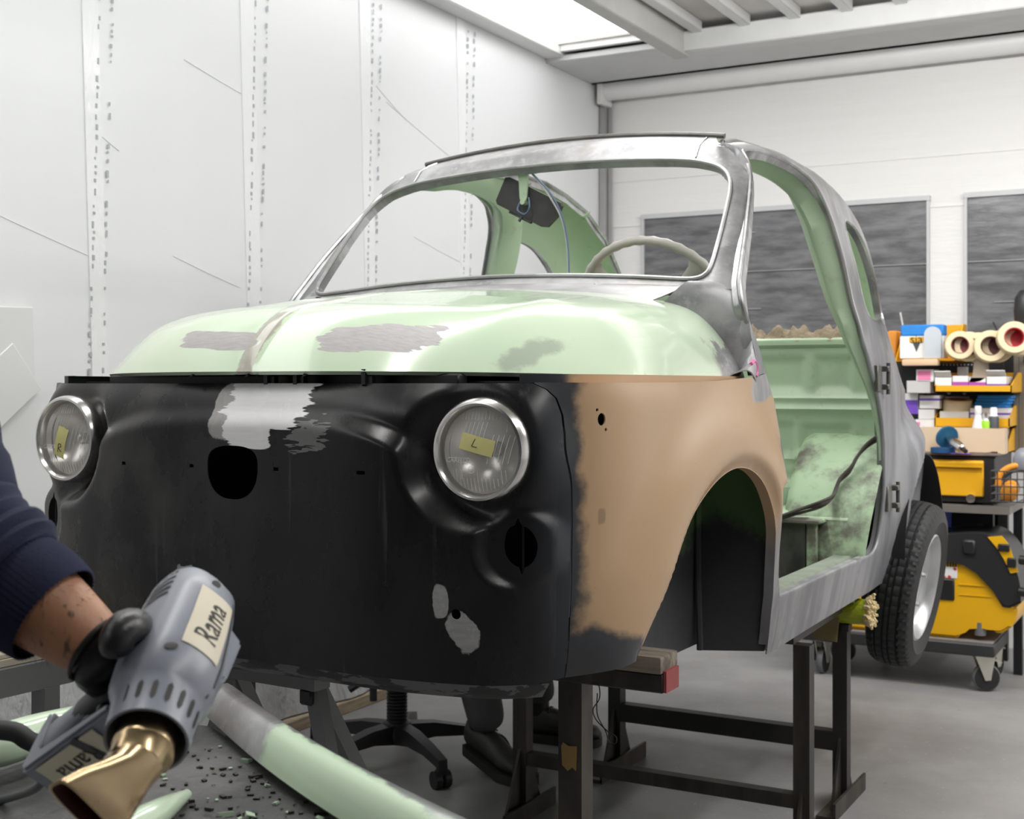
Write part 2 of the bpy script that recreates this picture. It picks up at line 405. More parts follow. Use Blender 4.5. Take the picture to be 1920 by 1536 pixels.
# wooden plank and lifted sheet along the foot of the left wall
x = Mat('dusty_plank', (.42, .33, .22), .65); x.set('Base Color', x.mix(x.rng(x.noise(10, 5, (6, .6, 6)), .3, .7), (.30, .23, .15), (.50, .41, .30))); m_plank = x.m
bm = NB(); box(bm, (XL+.055, 2.6, .022), (.09, 3.3, .044), bev=.003); struct('baseboard_left', bm, m_plank)
x = Mat('crumpled_plastic', (.55, .56, .57), .22, 0, .6); x.bump(x.noise(7, 5, (1, 1.4, .5)), .9, .05); m_crump = x.m
def crump(u, v):
    q = np.array([noise.noise(Vector((a*5, b*3, 1.3)))*.035 + noise.noise(Vector((a*14, b*5, 5)))*.014 for a, b in zip(u, v)])
    return np.stack([XL+.04+.05*np.clip(1-v/.4, 0, 1)+q, u, v], 1)
bm = patch([(.4, .05), (4.2, .05), (4.2, .42), (.4, .42)], [], .03, crump); tag(obj('plastic_sheet', bm, m_crump), 'crumpled translucent plastic sheet hanging at the foot of the left wall', 'sheet')
# white board leaning on the left wall
bm = NB(); box(bm, (XL+.018, .60, 1.325), (.012, .46, .21), Matrix.Rotation(math.radians(1.5), 3, 'X'), bev=.003)
box(bm, (XL+.021, .70, 1.19), (.012, .26, .16), Matrix.Rotation(math.radians(38), 3, 'X'), bev=.002)
tag(obj('wall_panel', bm, simple('panel_white', (.74, .75, .76), .4, var=.03)), 'small white panel fixed to the left wall at the picture edge', 'panel')

# ------------------------------------------------------------------ the car (x to its left, y to its rear)
car = empty('classic_car', (0, 1.4, 0), 'stripped small classic car shell with mint hood and black nose, raised on stands', 'car')
A_, N_, Y0_, D_ = .645, 3.5, .045, .35
tt = np.linspace(0, math.pi/2, 900)
TX = A_*np.sin(tt)**(2/N_); TY = Y0_+D_*(1-np.cos(tt)**(2/N_))
TX = np.append(TX, A_); TY = np.append(TY, 3.2)
TU = np.concatenate([[0], np.cumsum(np.hypot(np.diff(TX), np.diff(TY)))])
x2u = lambda X: np.sign(X)*np.interp(np.abs(X), TX[:-1], TU[:-1])
y2u = lambda Y: np.interp(Y, TY, TU)
PZ = [.58, .65, .75, .9, 1.05, 1.2, 1.3, 1.38, 1.44, 1.55, 1.65, 1.72, 1.80, 1.9]
PX = [.588, .605, .625, .64, .645, .642, .635, .622, .605, .585, .560, .538, .515, .49]
def sm(a, b, x):
    t = np.clip((x-a)/(b-a), 0, 1); return t*t*(3-2*t)
def cursm(px, n=12): return [tuple(p) for p in cr(px, n)]
ARCH_F = cursm([(.300, .762), (.335, .80), (.379, .845), (.436, .916), (.483, .962), (.545, 1.003), (.64, 1.040), (.74, 1.055), (.84, 1.043), (.93, 1.002), (1.0, .93), (1.045, .85), (1.083, .765), (1.112, .695), (1.135, .63)], 5)
ARCH_R = cursm([(2.28, .618), (2.345, .645), (2.37, .70), (2.375, .79), (2.39, .87), (2.43, .935), (2.50, .968), (2.57, .975), (2.64, .962), (2.71, .925), (2.76, .86), (2.785, .78), (2.80, .70)], 5)
SWAGE = cursm([(-.05, 1.166), (.10, 1.166), (.17, 1.163), (.235, 1.157), (.317, 1.135), (.366, 1.096), (.403, 1.047), (.447, 1.010), (.489, .992), (.53, .985), (.58, .98), (.70, .975)], 5)
HL = (.466, 1.113); IND = (.53, .957)
def taper(Y, Z):
    k = np.interp(Z, [1.2, 1.4], [.2, .385]); return np.where(Y > 2, 1-k*(np.clip(Y-2, 0, 2)/.9)**2, 1)
def skin(u, Z):
    """outer skin of nose, fenders and lower sides: u along the plan outline from the middle of the nose, Z up"""
    u = np.asarray(u, float); Z = np.asarray(Z, float); s = np.where(u < 0, -1.0, 1.0); ua = np.abs(u)
    X = np.interp(ua, TU, TX); Y = np.interp(ua, TU, TY)
    e = .004; tx = np.interp(ua+e, TU, TX)-np.interp(np.maximum(ua-e, 0), TU, TX); ty = np.interp(ua+e, TU, TY)-np.interp(np.maximum(ua-e, 0), TU, TY)
    L = np.hypot(tx, ty)+1e-9; nx, ny = ty/L, -tx/L
    side = sm(.45, .85, ua)
    d_side = .645-np.interp(Z, PZ, PX)
    d_front = .30*np.clip(.93-Z, 0, 1)**2
    rl = .03*np.clip((Z-1.155)/.065, 0, 1)**2*(1-sm(.40, .64, ua))
    off = -(d_front*(1-side)+d_side*side+rl)
    off = off-side*.008*np.clip((Z-1.17)/.05, 0, 1)**2*(1-sm(.9, 1.1, ua))
    # flares over the wheels
    yy = np.where(ua > .5, Y, 9)
    for arch, h, w in ((ARCH_F, .036, .18), (ARCH_R, .07, .20)):
        d = sdist(yy, Z, arch); g = sm(w, w*.28, d)-.45*sm(.03, 0, d)
        if arch is ARCH_R: g = g*sm(2.22, 2.45, Y)
        else: g = g*sm(1.12, .98, np.where(Z < 1.0, Y, .9))
        off = off+h*g*side
    # raised shield between the lamps
    ins = pip(X, Z, SWAGE+[(.9, .975), (.9, .3), (-.2, .3), (-.2, 1.166)])
    sd = sdist(X, Z, SWAGE)*np.where(ins, 1, -1)
    off = off+(.024*(.55+.45*sm(.08, .3, X)))*sm(-.016, .022, sd)*(1-sm(.47, .60, X))*(1-side)
    X = X+nx*off; Y = Y+ny*off
    r = np.hypot(X-HL[0], Z-HL[1]); wgt = sm(.138, .090, r)*(ua < 1)
    Yt = .093+.035*(X-HL[0])
    Y = Y*(1-wgt)+Yt*wgt
    r = np.hypot(X-IND[0], Z-IND[1]); wgt = sm(.070, .050, r)*(ua < 1)*sm(.594, .574, X)
    Y = Y*(1-wgt)+(.098+.42*(X-IND[0]))*wgt
    X = X*taper(Y, Z)
    return np.stack([s*X, Y, Z], 1)
HY = [.9, 1.30, 1.40, 1.5, 1.7, 1.95, 2.1, 2.247, 2.394, 2.505, 2.62, 2.75, 2.9]
HZ = [1.80, 1.812, 1.825, 1.845, 1.86, 1.855, 1.835, 1.797, 1.72, 1.618, 1.49, 1.36, 1.22]
def flank(Y, S):
    """whole side incl. the roof rail, which bends in over the last 10 cm below the roof edge"""
    Y = np.asarray(Y, float); S = np.asarray(S, float)
    H = np.interp(Y, HY, HZ); t = np.clip((S-(H-.11))/.11, 0, 1)*math.pi/2
    up = S > 1.25
    base = skin(y2u(Y), S)
    Z = np.where(t > 0, H-.11+.11*np.sin(t), S); bx = np.interp(np.minimum(Z, 1.9), PZ, PX)*taper(Y, Z)
    X = np.where(S > 1.3, bx, base[:, 0]); X = X-.11*(1-np.cos(t))
    return np.stack([X, np.where(S > 1.3, Y, base[:, 1]), np.where(S > 1.3, Z, S)], 1)
mir = lambda fn: (lambda u, v: fn(u, v)*np.array([-1, 1, 1]))

# --- nose panel
x = Mat('black_primer_nose', (.014, .014, .0155), .34, 0, .38)
dust_sheen = x.noise(6, 6, (1, 1, .55)); fine = x.noise(45, 4, (1, 1, .3), rot=(0, .5, 0)); scr = x.noise(26, 5, (1, 1, .06), rot=(0, .25, 0))
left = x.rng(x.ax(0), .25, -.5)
col = x.mix(x.math('MULTIPLY', x.rng(dust_sheen, .35, .7), x.math('ADD', x.math('MULTIPLY', left, .85), .08)), (.008, .008, .009), (.078, .075, .072))  # greyer to the left: dust plus the pale wall's reflection painted in
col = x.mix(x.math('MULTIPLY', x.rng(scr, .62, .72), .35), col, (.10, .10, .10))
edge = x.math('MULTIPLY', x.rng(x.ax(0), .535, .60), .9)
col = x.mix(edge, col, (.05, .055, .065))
nzs = x.noise(16, 4, (.28, 1, 5), rot=(0, .2, 0)); nzb = x.noise(30, 3)
f1 = x.math('MAXIMUM', x.blob(0, 2, .050, 1.187, .088, .046, nzs, .55, .03, 5, -.1), x.blob(0, 2, .022, 1.147, .056, .036, nzs, .3, .03, 4, -.12))
f0 = x.blob(0, 2, -.035, 1.175, .030, .05, nzb, .3, .05)
f2 = x.blob(0, 2, -.085, .868, .055, .022, nzb, .5, .05, 3, -.3)
f3 = x.math('MAXIMUM', x.blob(0, 2, .412, .872, .013, .028, nzb, .35, .06, 3), x.blob(0, 2, .447, .825, .022, .034, nzb, .45, .06, 3, .5))
f4 = x.math('MULTIPLY', x.blob(0, 2, .155, 1.135, .035, .022, x.noise(70, 2, (.3, 1, 2), rot=(0, .7, 0)), 1.6, .05), .25)
grain = x.noise(60, 3, (.3, 1, 2.5), rot=(0, .2, 0))
col = x.mix(f0, col, (.36, .35, .34)); col = x.mix(f2, col, (.33, .34, .34)); col = x.mix(f3, col, x.mix(grain, (.20, .20, .20), (.42, .42, .42))); col = x.mix(f4, col, (.6, .6, .6))
col = x.mix(f1, col, x.mix(grain, (.74, .74, .74), (.90, .90, .90)))
x.set('Base Color', col); x.set('Roughness', x.mixf(x.rng(dust_sheen, .35, .7), .22, .38)); x.bump(x.math('ADD', fine, x.math('MULTIPLY', f1, 2)), .06, .004); m_nose = x.m
U = lambda pts: [(float(x2u(a)), b) for a, b in pts]
seamR = [(.543, 1.221), (.560, 1.211), (.572, 1.197), (.581, 1.170), (.586, 1.14), (.5895, 1.08), (.5905, 1.0), (.590, .89), (.588, .80), (.585, .745)]
outl = U(seamR)+[(float(x2u(a)), .738) for a in np.linspace(.55, -.55, 12)]+U([(-a, b) for a, b in seamR[::-1]])+[(float(x2u(a)), 1.221) for a in np.linspace(-.5, .5, 12)]
bad = [(-.01+.057*math.copysign(abs(math.cos(a))**.8, math.cos(a)), 1.071+(.041 if math.sin(a) > 0 else .053)*math.copysign(abs(math.sin(a))**(.55 if math.sin(a) > 0 else 1), math.sin(a))) for a in [2*math.pi*k/48 for k in range(48)]]
holes = [U(bad)]
for xx, ww in ((-.263, .0045), (-.104, .0045), (.087, .0055), (.267, .008)): holes.append(U([(xx-ww, 1.071), (xx+ww, 1.071), (xx+ww, 1.077), (xx-ww, 1.077)]))
for s in (1, -1):
    holes.append([(float(x2u(s*.525))+.0305*math.cos(a), .961+.034*math.sin(a)-(.012 if abs(math.sin(a)+1) < .01 else 0)+(.012 if abs(math.sin(a)-1) < .01 else 0)) for a in [2*math.pi*k/32 for k in range(32)]])
    holes.append([(float(x2u(s*HL[0]))+.068*math.cos(a), HL[1]+.068*math.sin(a)) for a in [2*math.pi*k/40 for k in range(40)]])
holes.append(U(ell(.432, .852, .0075, .0085, 16)))
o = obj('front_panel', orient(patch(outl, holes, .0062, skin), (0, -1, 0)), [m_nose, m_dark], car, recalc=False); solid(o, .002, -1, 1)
o['label'] = 'matt black nose panel with a white filler patch'
# turned-under lower lip with flaking paint
x = Mat('flaking_black', (.02, .02, .02), .4); x.set('Base Color', x.mix(x.rng(x.noise(24, 4, (.5, 1, 1.3)), .50, .53), (.016, .016, .017), (.12, .12, .125)))
def lipf(u, v):
    p = skin(u, np.full(len(u), .738)); n = np.stack([p[:, 0]*.5, np.full(len(u), -1.0)], 1); n /= np.linalg.norm(n, axis=1)[:, None]
    t = (.738-v)/.03
    p[:, :2] -= n*(.008+.03*t**2)[:, None]; p[:, 2] = v; return p
o = obj('lower_lip', orient(patch([(-.58, .736), (.58, .736), (.56, .708), (-.56, .708)], [], .01, lipf), (0, -1, 0)), x.m, car, recalc=False); solid(o, .003)

# --- fenders
def fend_mat(name):
    x = Mat(name, (.5, .35, .2), .36, 0, .5)
    y, z = x.ax(1), x.ax(2); nz = x.math('MULTIPLY', x.math('SUBTRACT', x.noise(7, 5), .5), .09); n2 = x.noise(30, 4)
    tan = x.mix(x.noise(3, 3), (.46, .30, .165), (.52, .345, .20))
    tan = x.mix(x.math('MULTIPLY', x.rng(x.noise(90, 2), .72, .78), .35), tan, (.25, .15, .08))
    edge_f = x.rng(x.math('ADD', y, nz), .182, .160)
    low = x.math('MULTIPLY', x.rng(x.math('ADD', x.math('ADD', z, x.math('MULTIPLY', y, .3)), nz), .888, .865), x.rng(x.math('ADD', y, nz), .44, .39))
    col = x.mix(x.math('MAXIMUM', edge_f, low), tan, x.mix(n2, (.030, .032, .036), (.055, .058, .065)))
    rear = x.rng(x.math('ADD', x.math('SUBTRACT', y, x.math('MULTIPLY', z, .32)), nz), .67, .80)
    mcol, r = metal_nodes(x, (1, 1, .4))
    col = x.mix(x.math('MULTIPLY', rear, x.rng(z, 1.25, .95)), col, x.mix(.5, mcol, (.17, .165, .18)))
    top = x.math('MULTIPLY', x.rng(x.math('ADD', y, x.math('MULTIPLY', nz, 1.2)), .895, .915), x.rng(x.math('ADD', z, nz), 1.185, 1.195))
    col = x.mix(top, col, mcol)
    col = x.mix(x.math('MULTIPLY', x.blob(1, 2, .206, 1.004, .007, .012, n2, .6, .3), .45), col, (.12, .07, .04))
    x.set('Base Color', col); x.set('Metallic', x.math('MULTIPLY', x.math('MAXIMUM', top, x.math('MULTIPLY', rear, x.rng(z, 1.25, .95))), .5)); x.set('Roughness', x.mixf(n2, .30, .42)); return x.m
m_fend = fend_mat('tan_filler_fender')
DOORF = [(1.150, .738), (1.122, .79), (1.108, .85), (1.102, .95), (1.098, 1.03), (1.087, 1.105), (1.05, 1.18), (1.0, 1.243)]
YU = lambda pts: [(float(y2u(a)), b) for a, b in pts]
fo = [(float(x2u(a))+.0028, b) for a, b in seamR[::-1]]
fo = fo + [(float(x2u(.543))+.0028, 1.2225)] + YU([(.2, 1.222), (.3, 1.222), (.5, 1.223), (.7, 1.226), (.95, 1.236)])+YU(DOORF[::-1])+YU([(1.172, .68), (1.175, .604), (1.143, .606)])+YU(ARCH_F[::-1])+YU([(.24, .752)])
fh = [YU(ell(.205, 1.162, .0078, .0105, 18)), YU(ell(.1965, 1.1775, .0026, .003, 10)), YU(ell(.2135, 1.145, .0026, .003, 10))]
for s in (1, -1):
    f = skin if s > 0 else mir(skin)
    o = obj('front_fender', orient(patch(fo, fh, .012, f), (s, 0, 0)), [m_fend, m_dark], car, recalc=False); solid(o, .003, -1, 1)
    # rolled wheel-arch lip
    bm = NB(); A = np.array(ARCH_F); p = f(y2u(A[:, 0]), A[:, 1]); q = p.copy(); q[:, 0] -= s*.022
    loft(bm, [[Vector(a) for a in p], [Vector(a) for a in q]], closed=False); o = obj('arch_lip', bm, m_fend, car); solid(o, .003, 0)
    # inner wheel well: wall, closing panel, rib
    x = Mat('underseal', (.022, .022, .024), .7); nn = x.noise(9, 4)
    x.set('Base Color', x.mix(x.math('MULTIPLY', x.blob(1, 2, 1.0, 1.0, .09, .14, nn, .6, .2, 2), 1), x.mix(nn, (.026, .026, .03), (.045, .045, .05)), (.10, .18, .07))) if s > 0 else None
    x.bump(x.noise(50, 3), .2, .005)
    bm = NB(); prism(bm, [(.30, .80), (.62, .775), (.70, .632), (1.075, .628), (1.075, 1.14), (.30, 1.14)], axes((s*.445, 0, 0), (0, 1, 0), (0, 0, 1)), .008); o1 = obj('wheel_well_wall', bm, x.m, car)
    bm = NB(); zz_ = np.linspace(.612, 1.06, 14); ar = np.array(ARCH_F[8*5:]); ya = np.interp(-zz_, -ar[:, 1], ar[:, 0]); ya = np.maximum(ya, 1.03); px_ = f(y2u(ya+.012), zz_)[:, 0]
    loft(bm, [[Vector((s*.45, 1.085, z)) for z in zz_], [Vector((q*.985, y+.014, z)) for q, y, z in zip(px_, ya, zz_)]], closed=False); o = obj('closing_panel', bm, x.m, car); solid(o, .004, 0)
    bm = NB(); pr = [(.45, .632), (.475, .625), (.53, .632), (.60, .605), (.622, .70), (.628, .80), (.632, .92), (.632, 1.06), (.45, 1.10)]
    bm.free()
    bm = NB(); tube(bm, [(s*.462, 1.07, 1.10), (s*.460, 1.062, .85), (s*.470, 1.05, .62)], .008, 8, 0, 6); obj('rib', bm, x.m, car)

# --- hood
YH = lambda X: .050+.55*(1-(1-np.minimum(np.abs(X)/.612, .9995)**2.5)**(1/2.5))
hx = .612*np.sin(np.linspace(-math.pi/2, math.pi/2, 201)); hx = np.sign(hx)*np.minimum(np.abs(hx), .6115)
hood_front = [(a, float(YH(np.array(a)))) for a in hx]
HE = [(.6115*-1, .95)]+hood_front+[(.6115, .95)]
def hood_top(X, Y):
    de = sdist(X, Y, HE); rw = .17+.05*sm(.75, .3, Y); t = np.clip(de/rw, 0, 1)
    g = 1-(1-t)**3.2
    zc = np.interp(Y, [0, .1, .2, .3, .45, .65, .9], [1.33, 1.35, 1.365, 1.378, 1.402, 1.422, 1.437]) - .17*X**2-.06*np.clip(np.abs(X)-.4, 0, 1)
    ze = np.interp(Y, [0, .3, .95], [1.243, 1.236, 1.231])
    z = ze+(zc-ze)*g
    a = np.abs(X); c = .40-.10*np.clip(Y-.1, 0, 1)
    z = z+.007*np.exp(-((a-c-.03)/.06)**2)*sm(0, .12, de)*sm(.8, .3, Y)
    z = z+.0045*sm(.026, .012, a)*sm(0, .012, de)*(1-.6*sm(.15, .6, Y))
    return z
hood_fn = lambda u, v: np.stack([u, v, hood_top(u, v)], 1)
x = Mat('mint_enamel', MINT, .16, 0, .5, .6)
nz = x.noise(22, 4, (1, 1, 1)); br = x.noise(26, 3, (.25, 1.5, 2.5)); grain = x.noise(90, 2, (.4, 2, 2), rot=(0, .3, .3)); n3 = x.noise(6, 4)
p1 = x.blob(0, 2, -.105, 1.300, .10, .0165, br, .35, .03, 4, -.05); p2 = x.blob(0, 2, .235, 1.299, .105, .0235, br, .5, .03, 5, 0)
p3 = x.math('MULTIPLY', x.blob(0, 1, .0, .2, .017, .32, x.noise(30, 4), .9, .2), x.rng(x.noise(14, 3), .38, .5))
p4 = x.math('MULTIPLY', x.blob(0, 1, .08, .83, .11, .028, br, .5, .2, 2), .8)
side_m = x.math('MULTIPLY', x.rng(x.math('ADD', x.ax(0), x.math('MULTIPLY', x.math('SUBTRACT', nz, .5), .10)), .565, .58), x.rng(x.math('ADD', x.ax(1), x.math('MULTIPLY', nz, .1)), .84, .88))
scuff = x.math('MULTIPLY', x.blob(0, 2, .47, 1.272, .035, .022, x.noise(20, 4), 1.0, .3, 2, .5), .7)
col = x.mix(n3, (.59, .735, .54), (.63, .76, .575))
col = x.mix(x.math('MULTIPLY', x.rng(x.ax(0), 0, -.35), .55), col, (.66, .73, .54))
mc, mr = metal_nodes(x, (.5, 1, 2))
grey = x.mix(grain, (.33, .31, .31), (.50, .48, .48))
pp = x.math('MAXIMUM', p1, p2); col = x.mix(pp, col, grey); col = x.mix(p3, col, (.42, .40, .34)); col = x.mix(p4, col, (.45, .45, .43)); col = x.mix(side_m, col, mc); col = x.mix(scuff, col, (.34, .38, .32))
x.set('Base Color', col); x.set('Roughness', x.mixf(pp, .17, .5)); x.set('Coat Weight', x.mixf(pp, .6, 0)); x.bump(x.math('ADD', x.math('MULTIPLY', pp, .5), x.math('MULTIPLY', grain, pp)), .12, .003); m_hood = x.m
ho = hood_front+[(.6115, .6), (.6115, .945), (.595, .955), (.56, .93), (.5, .90), (.4, .885), (.2, .872), (0, .868), (-.2, .872), (-.4, .885), (-.5, .90), (-.56, .93), (-.595, .955), (-.6115, .945), (-.6115, .6)]
o = obj('hood', orient(patch(ho, [], .0062, hood_fn), (0, 0, 1)), [m_hood, m_dark], car, recalc=False); solid(o, .010, -1, 1); o['label'] = 'mint green hood with two grey filler patches'
# black bar and latches below the hood, with an added dark box
bm = NB(); box(bm, (0, .135, 1.226), (.80, .03, .022), bev=.003); box(bm, (0, .19, 1.205), (.94, .10, .004)); obj('crossmember', bm, m_blackpl, car)
for xx in (.03, .095, .24):
    bm = NB(); box(bm, (xx, .088, 1.232), (.008, .03, .026)); box(bm, (xx+.006, .082, 1.226), (.016, .006, .014)); obj('hood_latch', bm, m_blackpl, car)
bm = NB(); box(bm, (0, .55, .735), (.88, .86, .012)); box(bm, (0, 1.0, 1.02), (.88, .012, .60)); box(bm, (0, 1.085, .78), (.88, .01, .30)); box(bm, (0, 1.0, 1.27), (1.14, .012, .24)); box(bm, (0, .16, .98), (1.0, .008, .49)); obj('trunk_blackout', bm, m_dark, car)  # dark box added behind the panels to block light leaks and blacken the holes
for s in (1, -1):
    bm = NB(); uu = y2u(np.concatenate([np.linspace(.115, .16, 5), np.linspace(.2, .9, 15)])); f = skin if s > 0 else mir(skin); pa = f(uu, np.full(20, 1.222)); pb = pa.copy(); pb[:, 0] -= s*.022; pc = pb.copy(); pc[:, 2] += .014; pb[:, 2] -= .004; pd = pc.copy(); pd[:, 0] -= s*.03
    loft(bm, [[Vector(v) for v in q] for q in (pa, pb, pc, pd)], closed=False); obj('gutter', bm, m_fend if s > 0 else m_black, car)

# --- cowl panel, windshield frame
x = Mat('grey_ground_cowl', (.35, .35, .34), .34, .4); mc, r = metal_nodes(x, (.4, 1, 1)); g2 = x.noise(7, 4, (.5, 1, 1))
x.set('Base Color', x.mix(x.rng(g2, .42, .6), (.30, .30, .295), mc)); x.set('Roughness', r); m_cowl = x.m
def cowl_fn(u, v):
    z0 = hood_top(u, np.full(len(u), .89))-.010; z0 = np.minimum(z0, 1.43)
    yb = .932+.02*(1-(u/.53)**2); t = np.clip((v-.84)/(yb-.84), 0, 1.2)
    z1 = 1.437+.027*(1-(u/.53)**2)
    return np.stack([u, v, z0+(z1-z0)*t], 1)
yb_ = lambda a: .934+.02*(1-(a/.53)**2)
co = [(a, .845) for a in np.linspace(-.43, .43, 21)]+[(float(a), float(yb_(a))) for a in np.linspace(.495, -.495, 30)]
o = obj('cowl_panel', orient(patch(co, [ell(.28, .915, .0085, .0085, 18), ell(-.184, .915, .0085, .0085, 18)], .011, cowl_fn), (0, 0, 1)), [m_cowl, m_dark], car, recalc=False); solid(o, .003, -1, 1)
WS = [-.10, 0, 1, 1.12, 1.25, 1.4]; WY = [.903, .93, 1.20, 1.235, 1.272, 1.315]; WZ = [1.41, 1.44, 1.743, 1.775, 1.797, 1.812]
ws_y = lambda s: np.interp(s, WS, WY); ws_z = lambda s: np.interp(s, WS, WZ)
WO = [0, .1, .3, .55, .70, .80, .88, .95, 1.0, 1.4]; WX = [.532, .530, .527, .522, .515, .505, .49, .47, .46, .43]
def frame_xs(s): return flank(ws_y(s)+.042, ws_z(s))[:, 0]
def frame_fn(u, v):
    xs = frame_xs(v); xo = np.interp(v, WO, WX); o = np.clip((np.abs(u)-xo)/np.maximum(xs-xo, .01), 0, 1.0)*(np.abs(u) > xo)*sm(1.35, 1.1, v)
    c = np.interp(v, [0, 1, 1.4], [.027, .030, .040])*np.clip(1-(u/.50)**2, 0, 1)
    z = ws_z(v)+c; z = np.where(v > 1.02, z-.03*np.clip(np.abs(u)/.46, 0, 1)**6*sm(1.0, 1.4, v)*0, z)
    z = z+.006*sm(.0, .5, (v-1.0)/.25)*sm(1.3, 1.1, v)
    return np.stack([u, ws_y(v)+.042*o**2+.012*np.clip(1-(u/.5)**2, 0, 1)*0, z], 1)
ss = np.linspace(-.06, 1.4, 26); xsv = frame_xs(ss)
fro = [(float(a), float(b)) for a, b in zip(xsv, ss)]+[(float(a), 1.4) for a in np.linspace(xsv[-1]*.95, -xsv[-1]*.95, 16)]+[(-float(a), float(b)) for a, b in zip(xsv[::-1], ss[::-1])]+[(float(a), -.06) for a in np.linspace(-.5, .5, 16)]
half = cursm([(0, 1.0), (.2, 1.0), (.36, .995), (.425, .975), (.47, .935), (.498, .86), (.513, .74), (.521, .55), (.527, .3), (.529, .12), (.522, .05), (.50, .022), (.44, .012), (.2, .01), (0, .01)], 5)
opening = half+[(-a, b) for a, b in half[::-1][1:-1]]
x = Mat('brushed_bare_steel', (.5, .5, .5), .3, .85); mc, r = metal_nodes(x, (1, 1, 1)); x.set('Base Color', x.mix(.28, mc, (.20, .20, .20))); x.set('Roughness', x.mixf(x.noise(14, 4), .40, .58)); x.set('Metallic', .55); m_frame_st = x.m
fo_ = orient(patch(fro, [opening], .011, frame_fn), (0, -1, 1))
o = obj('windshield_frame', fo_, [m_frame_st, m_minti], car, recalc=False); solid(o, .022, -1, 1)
bm = NB()
pts = [frame_fn(np.array([a]), np.array([b]))[0] for a, b in opening]; pts.append(pts[0]); tube(bm, [Vector(p)+Vector((0, -.003, .002)) for p in pts], .0045, 6); obj('screen_flange', bm, m_cowl, car)
bm = NB(); tube(bm, [Vector(frame_fn(np.array([a]), np.array([1.4]))[0])+Vector((0, .004, .005)) for a in np.linspace(-.436, .432, 21)], .007, 8)
obj('roof_trim', bm, simple('dirty_roof_trim', (.10, .10, .09), .5, .3, var=.6, scale=20), car)
for s in (1, -1):
    bm = NB(); tube(bm, [Vector(frame_fn(np.array([s*(.40-.02*(v-1))]), np.array([v]))[0])+Vector((0, -.001, .001)) for v in (1.02, 1.12, 1.25, 1.38)], .0022, 6)
    obj('weld_seam', bm, m_chrome, car)

# --- sides: A-pillar, roof rail, B-pillar, sill and rear quarter in one pressing
x = Mat('sanded_quarter', (.3, .3, .31), .42, .4); mc, r = metal_nodes(x, (1, 1, .25)); z = x.ax(2); y = x.ax(1); st = x.noise(12, 5, (1, 1, .18))
prim = x.mix(x.rng(st, .3, .7), (.20, .20, .215), (.36, .36, .375))
hi = x.math('MAXIMUM', x.rng(x.math('ADD', z, x.math('MULTIPLY', st, .1)), 1.35, 1.45), x.rng(x.noise(7, 5, (1, 1, .5), (2, 2, 2)), .6, .68))
x.set('Base Color', x.mix(hi, prim, mc)); x.set('Metallic', x.mixf(hi, .35, .85)); x.set('Roughness', x.mixf(hi, .45, .3)); m_side = x.m
DOOR = cursm([(1.0, 1.243), (.972, 1.288), (.935, 1.345), (.918, 1.385), (.935, 1.43), (.972, 1.473), (1.055, 1.562), (1.18, 1.683), (1.24, 1.73), (1.33, 1.765), (1.46, 1.785), (1.62, 1.788), (1.74, 1.775), (1.81, 1.752), (1.85, 1.70), (1.866, 1.62), (1.875, 1.5), (1.885, 1.412), (1.90, 1.338), (1.95, 1.265), (2.01, 1.189), (2.06, 1.096), (2.09, .969), (2.098, .87), (2.09, .80), (2.065, .755), (2.01, .733), (1.90, .733), (1.59, .735), (1.25, .735), (1.150, .738)], 4)
QW = cursm([(1.975, 1.655), (2.0, 1.685), (2.06, 1.69), (2.16, 1.668), (2.27, 1.605), (2.355, 1.51), (2.385, 1.44), (2.35, 1.405), (2.25, 1.398), (2.12, 1.400), (2.03, 1.408), (1.998, 1.45), (1.982, 1.55)], 4)
front_edge = [(float(ws_y(s))+.042*float(sm(1.35, 1.1, s))-.004, float(ws_z(s))) for s in np.linspace(1.4, -.06, 22)]
top_edge = [(2.90, 1.215), (2.75, 1.36), (2.62, 1.49), (2.505, 1.618), (2.394, 1.72), (2.247, 1.797), (2.1, 1.835), (1.95, 1.855), (1.7, 1.86), (1.5, 1.845), (1.40, 1.825)]
so = [(1.177, .604), (1.42, .61), (1.92, .617), (2.15, .617)]+ARCH_R+[(2.90, .72), (2.93, .95), (2.93, 1.1)]+top_edge+front_edge+[(.93, 1.38), (.925, 1.32), (.952, 1.239)]+DOOR+[(1.174, .68)]
m_sill = simple('grimy_sill', (.22, .25, .20), .6, var=.5, scale=14)
